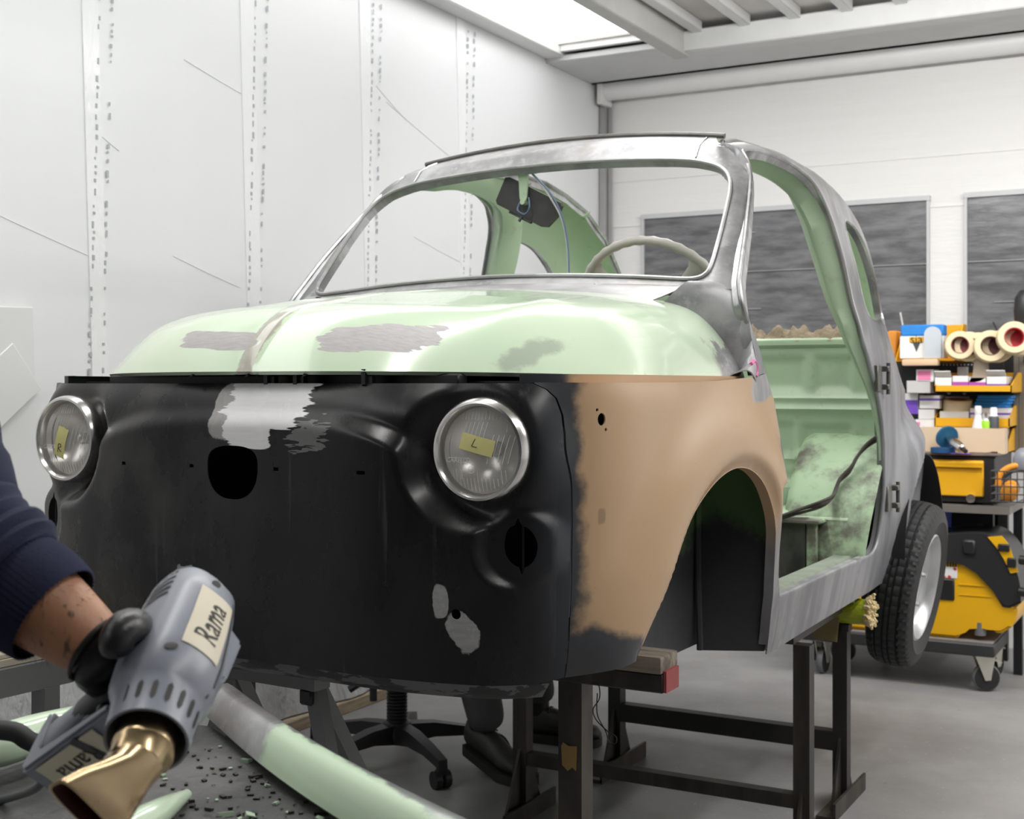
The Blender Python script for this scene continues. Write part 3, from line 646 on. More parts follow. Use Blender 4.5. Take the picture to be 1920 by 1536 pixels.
for s in (1, -1):
    f = flank if s > 0 else mir(flank)
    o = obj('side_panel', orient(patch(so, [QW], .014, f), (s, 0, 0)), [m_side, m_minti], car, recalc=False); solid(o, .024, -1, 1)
    # return flange round the door opening
    bm = NB(); A = np.array(DOOR+DOORF); p = f(A[:, 0], A[:, 1]); tube(bm, [Vector(a)-Vector((s*.006, 0, 0)) for a in p], .0062, 8); o = obj('door_flange', bm, m_side, car)
    bm = NB(); A = np.array(QW); p = f(A[:, 0], A[:, 1]); p = np.vstack([p, p[:1]]); tube(bm, [Vector(a)-Vector((s*.003, 0, 0)) for a in p], .0045, 6); obj('quarter_window_flange', bm, m_side, car)
    bm = NB(); A = np.array(ARCH_R); p = f(A[:, 0], A[:, 1]); q = p.copy(); q[:, 0] -= s*.05; loft(bm, [[Vector(a) for a in p], [Vector(a) for a in q]], closed=False); o = obj('arch_lip', bm, m_black, car); solid(o, .003, 0)
    bm = NB(); p = np.array([f(np.array([a]), np.array([b]))[0] for a, b in top_edge+[(1.36, 1.813)]]); tube(bm, [Vector(a)+Vector((0, 0, .002)) for a in p], .007, 8); obj('roof_edge', bm, m_side, car)
    # inner sill and jamb plates, mint
    bm = NB(); box(bm, (s*.552, 1.66, .69), (.06, .84, .09), bev=.008); obj('sill_top', bm, m_sill, car)
    # dark rear wheel housing
    bm = NB()
    rings = [[Vector((s*xx, 2.58+.30*math.cos(a), .68+.315*math.sin(a))) for a in np.linspace(-.2, math.pi+.2, 22)] for xx in (.655, .42)]
    loft(bm, rings, closed=False); vs = [bm.verts.new(v) for v in rings[1]]; bm.faces.new(vs); o = obj('wheel_housing', bm, m_dark, car); solid(o, .004, 0)
# rear closing panel and engine lid
x = Mat('grey_rear', (.25, .25, .26), .45, .3).var(.2)
bm = NB(); rings = []
for z in np.linspace(.72, 1.215, 10):
    xe = float(flank(np.array([2.90]), np.array([z]))[0][0]); rings.append([Vector((xe*math.sin(a), 2.90+.10*math.cos(a)**.8, z)) for a in np.linspace(-math.pi/2, math.pi/2, 21)])
for k, yy in enumerate((2.83, 2.75, 2.66)):
    hz = min(float(np.interp(yy, HY, HZ)), 1.31+.02*k); xe = float(flank(np.array([yy]), np.array([hz]))[0][0])
    rings.append([Vector((xe*math.sin(a), yy+(.09-.03*k)*math.cos(a), hz+.02*math.cos(a))) for a in np.linspace(-math.pi/2, math.pi/2, 21)])
loft(bm, rings, closed=False); o = obj('rear_panel', bm, [x.m, m_minti], car); solid(o, .004, 0, 1)

m_shoulder = bare('ground_bare_steel', (1, 1, 1), .3).m
# shoulder pieces between hood corner, screen pillar and fender
PB = [(.50, .937, 1.441), (.545, .940, 1.440), (.578, .955, 1.432), (.598, .958, 1.415), (.612, .945, 1.385), (.622, .938, 1.34), (.631, .942, 1.29), (.637, .955, 1.25), (.640, .935, 1.222), (.640, .88, 1.220)]
for s in (1, -1):
    A = [(.455, .862), (.50, .885), (.53, .898), (.565, .915), (.59, .930), (.602, .938), (.607, .905), (.607, .88), (.607, .84)]
    az = hood_top(np.array([a for a, b in A]), np.array([b for a, b in A]))-.006
    r0 = [np.array((s*a, b, z)) for (a, b), z in zip(A, az)]; r2 = [np.array((s*a, b, c)) for a, b, c in PB]
    rows = []
    for t in np.linspace(0, 1, 7): rows.append([Vector(p*(1-t)+q*t+np.array((s*.016, -.008, .020))*math.sin(math.pi*t)) for p, q in zip([np.array(v) for v in cr(r0, 4)], [np.array(v) for v in cr(r2, 4)])])
    bm = NB(); loft(bm, rows, closed=False); o = obj('cowl_shoulder', orient(bm, (s, 0, 1)), [m_shoulder, m_dark], car, recalc=False); solid(o, .003, -1, 1)
    # inner rail round the top of the door opening, set in and hanging lower than the outer edge
    seg_ = [p for p in DOOR if p[1] > .98 and p[0] > 1.235]; D = np.array(seg_); T = np.gradient(D, axis=0); T /= np.linalg.norm(T, axis=1)[:, None]
    nn = np.stack([T[:, 1], -T[:, 0]], 1); cen = np.array([1.5, 1.5]); nn *= np.sign(((cen-D)*nn).sum(1))[:, None]
    p = flank(D[:, 0], D[:, 1]); wv_ = sm(1.215, 1.34, D[:, 0])*sm(.85, 1.72, D[:, 1]); dv_ = sm(1.21, 1.30, D[:, 0])*(.12+.88*sm(1.0, 1.65, D[:, 1]))
    def ringp(dx, dn): 
        q = p.copy(); q[:, 0] -= dx*dv_+.007; q[:, 1] += nn[:, 0]*dn*wv_; q[:, 2] += nn[:, 1]*dn*wv_; q[:, 0] *= s; return [Vector(v) for v in q]
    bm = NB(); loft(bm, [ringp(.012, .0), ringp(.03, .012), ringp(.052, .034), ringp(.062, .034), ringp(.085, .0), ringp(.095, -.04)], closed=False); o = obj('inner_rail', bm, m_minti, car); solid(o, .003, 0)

# --- cabin
def bulk_fn(u, v):
    y = np.full(len(u), 2.20)
    def pr(cx, cz, hx, hz, d):
        q = np.maximum(np.abs(np.abs(u)-cx)-hx, np.abs(v-cz)-hz); return d*sm(.008, -.012, q)
    y += pr(.46, 1.252, .055, .05, .010)+pr(.30, 1.252, .07, .05, .010)+pr(.11, 1.252, .07, .05, .010)
    y += pr(.44, 1.04, .075, .055, .012)+pr(.28, 1.035, .06, .065, .012)+pr(.1, 1.04, .08, .06, .012)
    y -= .014*np.exp(-((v-1.145)/.012)**2); y -= .010*np.exp(-((v-1.175)/.01)**2)
    y -= .014*np.exp(-((v-(.925+.10*np.abs(u)/.5))/.014)**2)
    y -= .22*sm(.93, .83, v)
    return np.stack([u, y, v], 1)
o = obj('rear_bulkhead', orient(patch([(-.56, .83), (.56, .83), (.585, 1.0), (.58, 1.34), (-.58, 1.34), (-.585, 1.0)], [], .011, bulk_fn), (0, -1, 0)), m_minti, car, recalc=False); solid(o, .003)
bm = NB(); prism(bm, [(-.53, 2.19), (.53, 2.19), (.52, 2.30), (.43, 2.62), (-.43, 2.62), (-.52, 2.30)], Matrix.Translation((0, 0, 1.339)), .012); box(bm, (0, 2.203, 1.345), (1.10, .02, .03), bev=.006); obj('parcel_shelf', bm, m_minti, car)
x = Mat('felt_insulation', (.24, .19, .13), .95); x.set('Base Color', x.mix(x.noise(45, 4), (.13, .10, .065), (.36, .29, .20))); x.bump(x.noise(90, 3), .8, .01)
def wool(u, v):
    e = sdist(u, v, WO_+WO_[:1]); z = np.array([max(0, .6+.9*noise.noise(Vector((a*16, b*16, 3)))+.55*noise.noise(Vector((a*45, b*45, 8)))) for a, b in zip(u, v)])
    j = np.array([noise.noise(Vector((a*30, b*30, 20))) for a, b in zip(u, v)])
    return np.stack([u, v+.02*j, 1.35+.052*z*sm(0, .05, e)], 1)
WO_ = [(-.4, 2.20), (-.1, 2.205), (.1, 2.19), (.3, 2.195), (.52, 2.19), (.54, 2.30), (.3, 2.36), (0, 2.34), (-.35, 2.33)]
o = obj('felt_insulation', patch(WO_, [], .008, wool), x.m, car, ang=3); o['kind'] = 'stuff'; o['label'] = 'torn brown felt insulation on the parcel shelf'
x = Mat('dirty_mint_floor', MINT_SHADED, .5); d = x.noise(7, 6); x.set('Base Color', x.mix(x.rng(d, .42, .62), (.42, .57, .37), (.13, .125, .10))); m_dirt = x.m
x = Mat('dark_mottled_panel', (.04, .04, .04), .7); d = x.noise(9, 6, (1, 1, .5)); x.set('Base Color', x.mix(x.rng(d, .35, .75), (.018, .018, .018), (.10, .095, .085))); m_riser = x.m  # mottled dark grey for the seat riser
bm = NB(); box(bm, (0, 1.565, .652), (1.10, .84, .012)); obj('floor_pan', bm, m_dirt, car)
bm = NB(); box(bm, (0, 2.06, .829), (1.0, .30, .012), bev=.003); obj('seat_pan', bm, m_dirt, car)
bm = NB(); box(bm, (.0, 1.945, .74), (.90, .012, .17)); obj('seat_riser', bm, m_riser, car)
bm = NB(); box(bm, (.47, 1.94, .74), (.03, .016, .175), bev=.003); box(bm, (-.47, 1.94, .74), (.03, .016, .175), bev=.003); box(bm, (.0, 1.935, .832), (.92, .03, .014), bev=.003); obj('seat_rail', bm, m_dirt, car)
bm = NB(); prism(bm, [(-.1, 0), (.1, 0), (.07, .15), (-.07, .15)], axes((0, 1.0, .655), (1, 0, 0), (0, 0, 1)), -.94); obj('tunnel', bm, m_dirt, car)
for s in (1, -1):
    bm = NB(); rings = [[Vector((s*xx, 2.40+rr*math.cos(a), .66+rr*math.sin(a))) for a in np.linspace(math.pi*.42, math.pi*1.04, 20)] for xx, rr in ((.36, .40), (.372, .435), (.40, .45), (.622, .45))]; rings[-1] = [Vector((s*min(.636, float(flank(np.array([v.y]), np.array([v.z]))[0][0])-(.008 if v.y < 2.09 else .032)), v.y, v.z)) for v in rings[-1]]
    loft(bm, rings, closed=False); o = obj('wheel_tub', bm, m_dirt, car); solid(o, .004, 0)
    bm = NB(); prism(bm, [(2.40+.41*math.cos(a), .66+.41*math.sin(a)) for a in np.linspace(math.pi*.42, math.pi*1.04, 20)], axes((s*.36, 0, 0), (0, 1, 0), (0, 0, 1)), .006); obj('tub_side', bm, m_dirt, car)
bm = NB(); box(bm, (.33, 2.02, .89), (.10, .004, .05), Matrix.Rotation(.5, 3, 'Z')); box(bm, (.30, 2.0, .865), (.006, .05, .09), Matrix.Rotation(.25, 3, 'X')); obj('bracket', bm, m_minti, car)
m_harn = simple('dark_loom', (.05, .04, .032), .6, var=.4, scale=30)
bm = NB(); pts = [P(1455, 978, Y=1.90), P(1500, 962, Y=1.92), P(1540, 950, Y=1.93), P(1560, 935, Y=2.0), P(1572, 905, Y=2.03), P(1592, 886, Y=2.05), P(1605, 862, Y=2.07), P(1625, 838, Y=2.09), P(1652, 822, Y=2.10)]
for k in range(3): tube(bm, [p+Vector((.004*k, -.003*k, .007*k+(.004 if i % 3 == k else 0))) for i, p in enumerate(pts)], .0045, 6, 0, 5)
obj('wiring_loom', bm, m_harn, car)
bm = NB(); box(bm, (0, 1.03, 1.40), (1.08, .05, .07), bev=.015, seg=2); box(bm, (0, 1.02, 1.33), (1.10, .03, .12)); obj('dashboard', bm, m_minti, car)
# door hinges at the rear of the opening
for (yy, zz) in ((2.02, 1.235), (2.165, .885)):
    xx = float(flank(np.array([yy]), np.array([zz]))[0][0])
    bm = NB(); box(bm, (xx+.002, yy-.02, zz), (.012, .05, .075), bev=.002); box(bm, (xx+.012, yy+.035, zz+.028), (.02, .03, .016), bev=.002); box(bm, (xx+.012, yy+.035, zz-.024), (.02, .03, .016), bev=.002)
    cyl(bm, (xx+.016, yy+.045, zz-.045), (xx+.016, yy+.045, zz+.045), .006, seg=10); obj('door_hinge', bm, simple('worn_hinge', (.13, .13, .115), .4, .5, var=.5, scale=40), car)
# pink pencil mark by the hood corner
bm = NB(); q = [(.905, 1.262), (.925, 1.268), (.938, 1.258), (.938, 1.245), (.93, 1.236)]
tube(bm, [Vector(flank(np.array([a]), np.array([b]))[0])+Vector((.001, 0, 0)) for a, b in q], .004, 6, 0, 4); obj('pencil_mark', bm, simple('pink_marker', (.85, .18, .45), .6, var=0), car)

# --- headlamps
x = Mat('ribbed_lens_glass', (.95, .95, .93), .03); x.set('Alpha', .20); x.bump(x.noise(60, 1, (1, .1, .1)), .15, .003); m_lens = x.m
m_refl = Mat('dull_reflector', (.78, .76, .72), .28, .75).var(.2, 14).m
m_tape = simple('yellow_masking_tape', (.66, .62, .25), .6, var=.12, scale=30)
m_rib = Mat('lens_rib', (.8, .8, .78), .12, 0, .8).m
x = Mat('lens_rib', (.9, .9, .88), .1); x.set('Alpha', .55); m_rib = x.m
for s in (1, -1):
    yaw = s*math.radians(2.0)
    M = Matrix.Translation((s*HL[0], .082, HL[1])) @ Matrix.Rotation(yaw, 4, 'Z') @ axes((0, 0, 0), (1, 0, 0), (0, 0, 1))   # local z looks forward (-y)
    bm = NB(); lathe(bm, [(.070, -.004), (.0715, .010), (.073, .013), (.076, .017), (.080, .016), (.0835, .011), (.0855, .002), (.0860, -.008), (.0845, -.016), (.078, -.018)], M, 56)
    hl = obj('headlight', bm, m_chrome, car)
    bm = NB(); dome = lambda r: .016-.016*(r/.0715)**2+.002
    lathe(bm, [(.0715, dome(.0715))]+[(r, dome(r)) for r in (.06, .05, .04, .03, .02, .01, 0)], M, 48)
    ln = obj('lens', bm, m_lens, hl, ang=3)
    bm = NB(); lathe(bm, [(.070, -.002), (.062, -.02), (.05, -.034), (.034, -.046), (.016, -.053), (0, -.054)], M, 40); lathe(bm, [(.0, -.02), (.008, -.022), (.012, -.03), (.012, -.05)], M, 16); obj('reflector', bm, m_refl, hl, ang=3)
    bm = NB(); sl = -.35
    def rib(x0, y0, x1, y1, wd=.0006):
        n = 4; q = [M @ Vector((x0+(x1-x0)*k/n, y0+(y1-y0)*k/n, dome(math.hypot(x0+(x1-x0)*k/n, y0+(y1-y0)*k/n))+.0003)) for k in range(n+1)]
        tube(bm, q, wd, 5)
    for k in range(-7, 9):
        xx = k*.0062; rib(xx, .050 if abs(xx) < .045 else .03, xx, math.sqrt(.066**2-xx*xx))
    for k in range(-7, 8):
        xx = k*.0068; rib(xx, -math.sqrt(.066**2-xx*xx), xx, -.044 if abs(xx) < .04 else -.03)
    for k in range(6): rib(-.026+k*.0075, .018, -.020+k*.0075, .046)
    for k in range(5): rib(.028+k*.0085-.01, -.02, .036+k*.0085-.006, .026)
    rib(-.055, -.012, -.012, -.012, .0004); rib(-.03, -.05, -.03, -.015, .0004); rib(.0, -.045, .0, -.03, .0004)
    text_bm(bm, 'CARELLO', .0105, M @ Matrix.Translation((-.034, -.016, dome(.034)+.001)), 0)
    text_bm(bm, '03220', .0065, M @ Matrix.Translation((-.030, -.038, dome(.045)+.001)) @ Matrix.Rotation(-math.pi/2, 4, 'Z'), 0)
    tube(bm, [M @ Vector((-.010+.006*math.cos(a), -.030+.006*math.sin(a), dome(.03)+.0006)) for a in np.linspace(0, 2*math.pi, 25)], .0005, 5)
    obj('lens_moulding', bm, m_rib, hl)
    bm = NB(); rot = math.radians(-13 if s > 0 else 72); cx, cy = (.001, .010) if s > 0 else (-.004, -.006)
    hw, hh = (.031, .0135) if s > 0 else (.030, .0145)
    T = lambda a, b: (lambda p: M @ Vector((p[0], p[1], dome(min(math.hypot(p[0], p[1]), .071))+.0018)))((cx+a*math.cos(rot)-b*math.sin(rot), cy+a*math.sin(rot)+b*math.cos(rot)))
    nx_, ny_ = 10, 4; jag = random.Random(3)
    g = [[bm.verts.new(T(-hw+2*hw*i/nx_+(jag.uniform(-.001, .001) if i in (0, nx_) else 0), -hh+2*hh*j/ny_)) for j in range(ny_+1)] for i in range(nx_+1)]
    for i in range(nx_):
        for j in range(ny_): bm.faces.new((g[i][j], g[i+1][j], g[i+1][j+1], g[i][j+1]))
    r2 = 0 if s > 0 else math.radians(-50)
    strokes = [[(-.0045, .0085), (-.008, -.004), (.002, -.004)]] if s > 0 else [[(-.0055, -.008), (-.001, .008)], [(-.001, .008), (.006, .0075), (.006, .002), (-.003, .0005)], [(-.003, .0005), (.005, -.008)]]
    if s < 0: strokes = [[(a*math.cos(-rot)-b*math.sin(-rot)-.012, a*math.sin(-rot)+b*math.cos(-rot)) for a, b in st_] for st_ in strokes]
    for st_ in strokes:
        q = [T(a, b) for a, b in st_]; zz = (M.to_3x3() @ Vector((0, 0, .0003)))
        tube(bm, [p+zz for p in q], .0006, 5, 1)
    o = obj('masking_tape', bm, [m_tape, m_ink], hl); o['label'] = 'yellow tape lettered L' if s > 0 else 'yellow tape lettered R'

# --- mirror, steering wheel
mz = Vector((-.075, 1.25, 1.688))
Mm = Matrix.Translation(mz) @ Matrix.Rotation(math.radians(27), 4, 'Y') @ Matrix.Rotation(math.radians(8), 4, 'Z')
bm = NB(); a = [(-.085, -.03), (-.078, -.038), (.06, -.040), (.075, -.034), (.088, .0), (.088, .030), (.08, .037), (-.075, .040), (-.086, .034)]
prism(bm, a, Mm @ axes((0, .008, 0), (1, 0, 0), (0, 0, 1)), .016); box(bm, Mm @ Vector((-.005, -.002, -.042)), (.07, .012, .006), Matrix.Rotation(math.radians(27), 3, 'Y')); tube(bm, [Mm @ Vector((.0, -.01, -.04)), Mm @ Vector((.0, -.014, -.052))], .004, 8)
mi_ = obj('rear_view_mirror', bm, simple('scuffed_mirror_back', (.045, .045, .045), .5, var=.6, scale=18), car, flat=True)
bm = NB(); prism(bm, [(-.018, .092), (.016, .095), (.012, .05), (.010, .012), (.004, -.002), (-.006, -.002), (-.011, .012), (-.013, .05)], axes(mz+Vector((-.004, -.018, 0)), (1, 0, 0), (0, 0, 1)), .006); box(bm, mz+Vector((-.004, .0, .085)), (.03, .05, .012)); cyl(bm, mz+Vector((-.004, -.03, .0)), mz+Vector((-.004, .0, .0)), .007, seg=10); obj('bracket', bm, m_minti, mi_)
bm = NB(); tube(bm, [mz+Vector(v) for v in ((.012, -.02, .08), (.04, -.025, .055), (.075, -.02, .015), (.10, -.01, -.04), (.112, 0, -.11), (.116, .0, -.19))], .0022, 6, 0, 6); m_wireb = simple('blue_wire', (.14, .20, .32), .5, var=.1)
tube(bm, [mz+Vector(v) for v in ((-.02, -.015, .0), (-.018, -.028, -.02), (-.002, -.02, -.03), (.016, -.028, -.015), (.010, -.02, .012))], .002, 6, 0, 6)
obj('blue_wire', bm, m_wireb, mi_)
bm = NB(); tube(bm, [mz+Vector(v) for v in ((.010, -.018, .08), (.034, -.023, .057), (.068, -.018, .012), (.097, -.008, -.045), (.108, .002, -.11), (.112, .002, -.185))], .0022, 6, 0, 6); tube(bm, [mz+Vector((.114, 0, -.185)), mz+Vector((.115, 0, -.21))], .004, 8); obj('white_wire', bm, m_greycard, mi_)
sc_ = Vector((.240, 1.34, 1.405)); Ms = Matrix.Translation(sc_) @ Matrix.Rotation(math.radians(-60), 4, 'X')
m_wheelw = simple('aged_cream_plastic', (.48, .46, .42), .38, var=.08)
bm = NB(); n = 72; rings = []
for k in range(n+1):
    a = 2*math.pi*k/n; rr = .0115+.0012*math.cos(a*36); ce = Vector((.195*math.cos(a), .195*math.sin(a), 0)); er = Vector((math.cos(a), math.sin(a), 0))
    rings.append([Ms @ (ce+er*rr*math.cos(b)+Vector((0, 0, 1))*rr*math.sin(b)) for b in np.linspace(0, 2*math.pi, 11)[:-1]])
loft(bm, rings, True, False); sw = obj('steering_wheel', bm, m_wheelw, car)
bm = NB()
for a in (math.radians(-40), math.radians(220), math.radians(90)):
    d = Vector((math.cos(a), math.sin(a), 0)); q = Vector((-d.y, d.x, 0)); rings = []
    for t, wd in ((.02, .022), (.07, .016), (.13, .014), (.165, .020), (.186, .036)): rings.append([Ms @ (d*t+q*wd*math.cos(b)+Vector((0, 0, -.02*(1-t/.19)+.007*math.sin(b)))) for b in np.linspace(0, 2*math.pi, 13)[:-1]])
    loft(bm, rings)
obj('spoke', bm, m_wheelw, sw)
bm = NB(); lathe(bm, [(.045, -.03), (.05, -.015), (.04, .0), (.02, .008), (0, .01)], Ms, 24); cyl(bm, Ms @ Vector((0, 0, -.03)), Ms @ Vector((0, 0, -.32)), .02, seg=14); obj('hub', bm, m_wheelw, sw)
bm = NB(); lathe(bm, [(.055, -.03), (.052, .0), (.036, .02), (.015, .028), (0, .029)], Matrix.Translation((.140, 1.30, 1.470)), 24); cyl(bm, (.14, 1.30, 1.30), (.14, 1.30, 1.45), .03); obj('column_switch', bm, simple('tan_cap', (.58, .40, .24), .5), car)

# --- rear wheels (hanging, bottoms tucked in)
def make_wheel(s):
    W = Matrix.Translation((s*.612, 2.52, .585)) @ Matrix.Rotation(s*math.radians(9), 4, 'Y') @ axes((0, 0, 0), (0, 0, 1), (0, s, 0)) @ Matrix.Identity(4)
    # local z -> outward
    z = W.to_3x3() @ Vector((0, 0, 1))
    if z.x*s < 0: W = W @ Matrix.Rotation(math.pi, 4, 'X')
    prof = [(.165, -.055), (.185, -.066), (.215, -.070), (.240, -.066), (.252, -.060), (.258, -.050), (.262, -.040), (.262, -.036), (.254, -.035), (.254, -.030), (.264, -.029), (.2655, -.012), (.257, -.011), (.257, -.006), (.2655, -.005), (.2655, .005), (.257, .006), (.257, .011), (.2655, .012), (.264, .029), (.254, .030), (.254, .035), (.262, .036), (.262, .040), (.258, .050), (.252, .060), (.240, .066), (.215, .070), (.212, .072), (.209, .070), (.185, .066), (.165, .055)]
    sh = {4, 5, 6, 7, 10, 11, 14, 15, 18, 19, 22, 23, 24, 25}
    seg = 216
    def rf(k, i, r, h, a):
        kk = k + int(abs(h)*220)
        if i in sh and kk % 4 == 0: r -= .0055 if abs(h) > .033 else .0035
        return Vector((r*math.cos(a), r*math.sin(a), h))
    wh = empty('rear_wheel', W.translation); wh.parent = car; wh.matrix_parent_inverse = wmat(car).inverted()
    bm = NB(); lathe(bm, prof, W, seg, rf=rf); t = obj('tyre', bm, m_rubber, wh, ang=.5)
    bm = NB(); lathe(bm, [(.150, -.05), (.168, -.058), (.171, -.05), (.160, -.035), (.150, .0), (.158, .036), (.170, .050), (.1715, .058), (.165, .062), (.158, .054), (.150, .036), (.142, .020), (.13, .012), (.11, .016), (.09, .026), (.06, .030), (.045, .024), (.04, .018), (0, .018)], W, 64)
    for k in range(4):
        a = k*math.pi/2+.4; cyl(bm, W @ Vector((.068*math.cos(a), .068*math.sin(a), .02)), W @ Vector((.068*math.cos(a), .068*math.sin(a), .042)), .009, seg=6)
    cyl(bm, W @ Vector((.148, .0, .03)), W @ Vector((.142, .0, .055)), .004, seg=8)
    obj('rim', bm, m_alu, wh)
    bm = NB(); cyl(bm, W @ Vector((0, 0, .0)), W @ Vector((0, 0, -.12)), .10, seg=24); cyl(bm, W @ Vector((0, 0, -.1)), W @ Vector((.02, 0, -.45)), .02, seg=10); obj('brake_drum', bm, m_stand, wh)
    return wh
make_wheel(1); make_wheel(-1)

# ------------------------------------------------------------------ stands under the car
def sq(bm, p0, p1, w, w2=None, mi=0, up=(0, 0, 1)):
    """square bar from p0 to p1"""
    p0, p1 = Vector(p0), Vector(p1); a, b, _ = frame(p1-p0, up if abs((p1-p0).normalized().z) < .9 else (0, 1, 0)); w2 = w if w2 is None else w2
    loft(bm, [[p+a*w/2*i+b*w2/2*j for i, j in ((-1, -1), (1, -1), (1, 1), (-1, 1))] for p in (p0, p1)], mi=mi)
def foot(stand, x, y, L=.30):
    bm = NB(); box(bm, (x, y, .006), (.055, L, .012)); box(bm, (x+.024, y, .028), (.008, L, .045)); obj('foot_plate', bm, m_stand, stand, flat=True)
    bm = NB()
    for s in (1, -1): prism(bm, [(s*.02, .012), (s*.11, .012), (s*.02, .20)], axes((x-.004, y, 0), (0, 1, 0), (0, 0, 1)), .008)
    obj('gusset', bm, m_stand, stand, flat=True)
fr = empty('support_frame', (.17, 1.78, 0), 'four legged black steel frame under the middle of the car', 'stand')
LB = [(.575, 1.50), (-.229, 1.50)]; LC = [(.525, 2.05), (-.189, 2.05)]
for k, (x_, y_) in enumerate(LB+LC):
    bm = NB(); sq(bm, (x_, y_, .01), (x_, y_, .565 if k != 2 else .505), .042); obj('leg', bm, m_stand if k < 2 else m_steelblk, fr, flat=True); foot(fr, x_, y_, .34 if k > 1 else .30)
bm = NB(); sq(bm, (.56, 1.50, .170), (-.21, 1.50, .170), .035, .035); obj('cross_bar', bm, m_stand, fr, flat=True)
bm = NB(); sq(bm, (.51, 2.05, .185), (-.17, 2.05, .185), .04, .055); obj('cross_bar', bm, m_steelblk, fr, flat=True)
for s, (xa, xb) in enumerate(((.535, .50), (-.229, -.189))):
    bm = NB(); sq(bm, (xa, 1.48, .585), (xb+.02, 2.0, .585), .04); obj('top_rail', bm, m_stand, fr, flat=True)
bm = NB(); sq(bm, (.55, 2.05, .515), (-.2, 2.05, .515), .04, .02); obj('top_bar', bm, m_steelblk, fr, flat=True)
pad = empty('padded_roll', (.3, 2.05, .57), 'yellow green wrapped foam roll with a frayed end below the rear sill', 'padding')
x = Mat('yellow_green_tape', (.30, .34, .02), .35); x.set('Base Color', x.mix(x.rng(x.noise(16, 4), .52, .62), (.33, .37, .02), (.05, .06, .02))); x.bump(x.noise(30, 3, (1, 3, 3)), .5, .01)
bm = NB(); tube(bm, [(-.30, 2.05, .566), (.2, 2.05, .566), (.45, 2.05, .565), (.60, 2.05, .563)], [.038, .04, .041, .036], 18, smooth=4); obj('wrapping', bm, x.m, pad)
bm = NB(); rr = random.Random(4)
for k in range(110):
    a = rr.uniform(0, 6.28); r_ = .036*math.sqrt(rr.random()); L_ = rr.uniform(.010, .022)
    p = Vector((.598, 2.05+r_*math.cos(a), .563+r_*math.sin(a))); d = Vector((1, .5*math.cos(a)*r_/.036+rr.uniform(-.3, .3), .5*math.sin(a)*r_/.036+rr.uniform(-.3, .3)))
    tube(bm, [p, p+d*L_*.6, p+d*L_+Vector((0, rr.uniform(-.008, .008), rr.uniform(-.01, .004)))], [.007, .0065, .004], 5)
o = obj('frayed_stuffing', bm, simple('pale_stuffing', (.62, .50, .27), .9, var=.25, scale=60), pad); o['kind'] = 'stuff'
bm = NB(); box(bm, (.49, 2.012, .515), (.07, .004, .07), Matrix.Rotation(.1, 3, 'Y')); obj('tape_flap', bm, simple('brown_tape', (.22, .17, .07), .5, var=.2), pad)
# front trestle: steel post and beam with a wooden block on top
ft = empty('front_trestle', (0, .55, 0), 'brown steel trestle with wood topped beam under the nose', 'trestle')
x = Mat('weathered_wood', (.2, .17, .13), .7); x.set('Base Color', x.mix(x.rng(x.noise(12, 5, (.4, 4, 4)), .3, .7), (.10, .082, .065), (.27, .225, .17))); x.bump(x.noise(20, 4, (.4, 5, 5)), .4, .005); m_oldwood = x.m
bm = NB(); box(bm, (-.02, .55, .664), (1.24, .065, .036), bev=.003); obj('beam', bm, m_stand, ft)
bm = NB(); box(bm, (-.02, .55, .699), (1.24, .085, .033), bev=.006, seg=2); obj('wooden_top', bm, m_oldwood, ft)
bm = NB(); box(bm, (.603, .55, .668), (.006, .062, .04)); obj('end_plate', bm, simple('red_end_paint', (.28, .05, .05), .6, var=.3, scale=40), ft)
for xx in (.404, -.44):
    bm = NB(); sq(bm, (xx, .55, .01), (xx, .55, .646), .05); obj('leg', bm, m_stand, ft, flat=True); foot(ft, xx, .55, .5)
bm = NB(); prism(bm, [(-.016, .02), (-.012, .028), (0, .022), (.018, .024), (.016, -.024), (.008, -.018), (-.002, -.026), (-.014, -.016)], axes((.402, .5245, .50), (1, 0, 0), (0, 0, 1)), .0012); obj('tape_scrap', bm, simple('ochre_tape', (.33, .21, .06), .5, var=.15), ft, flat=True)
bm = NB(); tube(bm, [P(px, py, Y=.50) for px, py in ((1108, 1282), (1122, 1284), (1124, 1310), (1112, 1330), (1118, 1350), (1140, 1372), (1155, 1382), (1154, 1394), (1142, 1392), (1136, 1372), (1120, 1340), (1120, 1300))], .0011, 6, 0, 6)
obj('tie_wire', bm, m_ink, ft)

# ------------------------------------------------------------------ removed door lying in front, sawhorse, bench at the left
door = empty('car_door', P(420, 1480, Z=.78), 'removed car door lying flat, mint edge rail partly stripped to metal', 'car door')
x = Mat('stripped_rail', MINT, .28, 0, .5, .3); A_p, B_p = P(416, 1297, Z=.795), P(905, 1588, Z=.795)
dv = (B_p-A_p); Ld = dv.length; dv.normalize(); nv = Vector((-dv.y, dv.x, 0))
if nv.dot(Vector(CR)) > 0: nv = -nv    # nv: towards the door's inside (left in view)
t_ = x.math('ADD', x.math('MULTIPLY', x.ax(0), float(dv.x)), x.math('MULTIPLY', x.ax(1), float(dv.y))); t0 = float(A_p.x*dv.x+A_p.y*dv.y)
q_ = x.math('ADD', x.math('MULTIPLY', x.ax(0), float(nv.x)), x.math('MULTIPLY', x.ax(1), float(nv.y))); q0 = float(A_p.x*nv.x+A_p.y*nv.y)
nz = x.math('MULTIPLY', x.math('SUBTRACT', x.noise(26, 4), .5), .09); mc, r = metal_nodes(x)
far = x.rng(x.math('ADD', t_, nz), t0+.265, t0+.235); strip = x.rng(x.math('ADD', q_, x.math('MULTIPLY', nz, .4)), q0+.012, q0+.005)
mk = x.math('MAXIMUM', far, x.math('MULTIPLY', strip, .85)); x.set('Base Color', x.mix(mk, (.58, .74, .53), mc)); x.set('Metallic', x.math('MULTIPLY', mk, .7)); m_rail = x.m
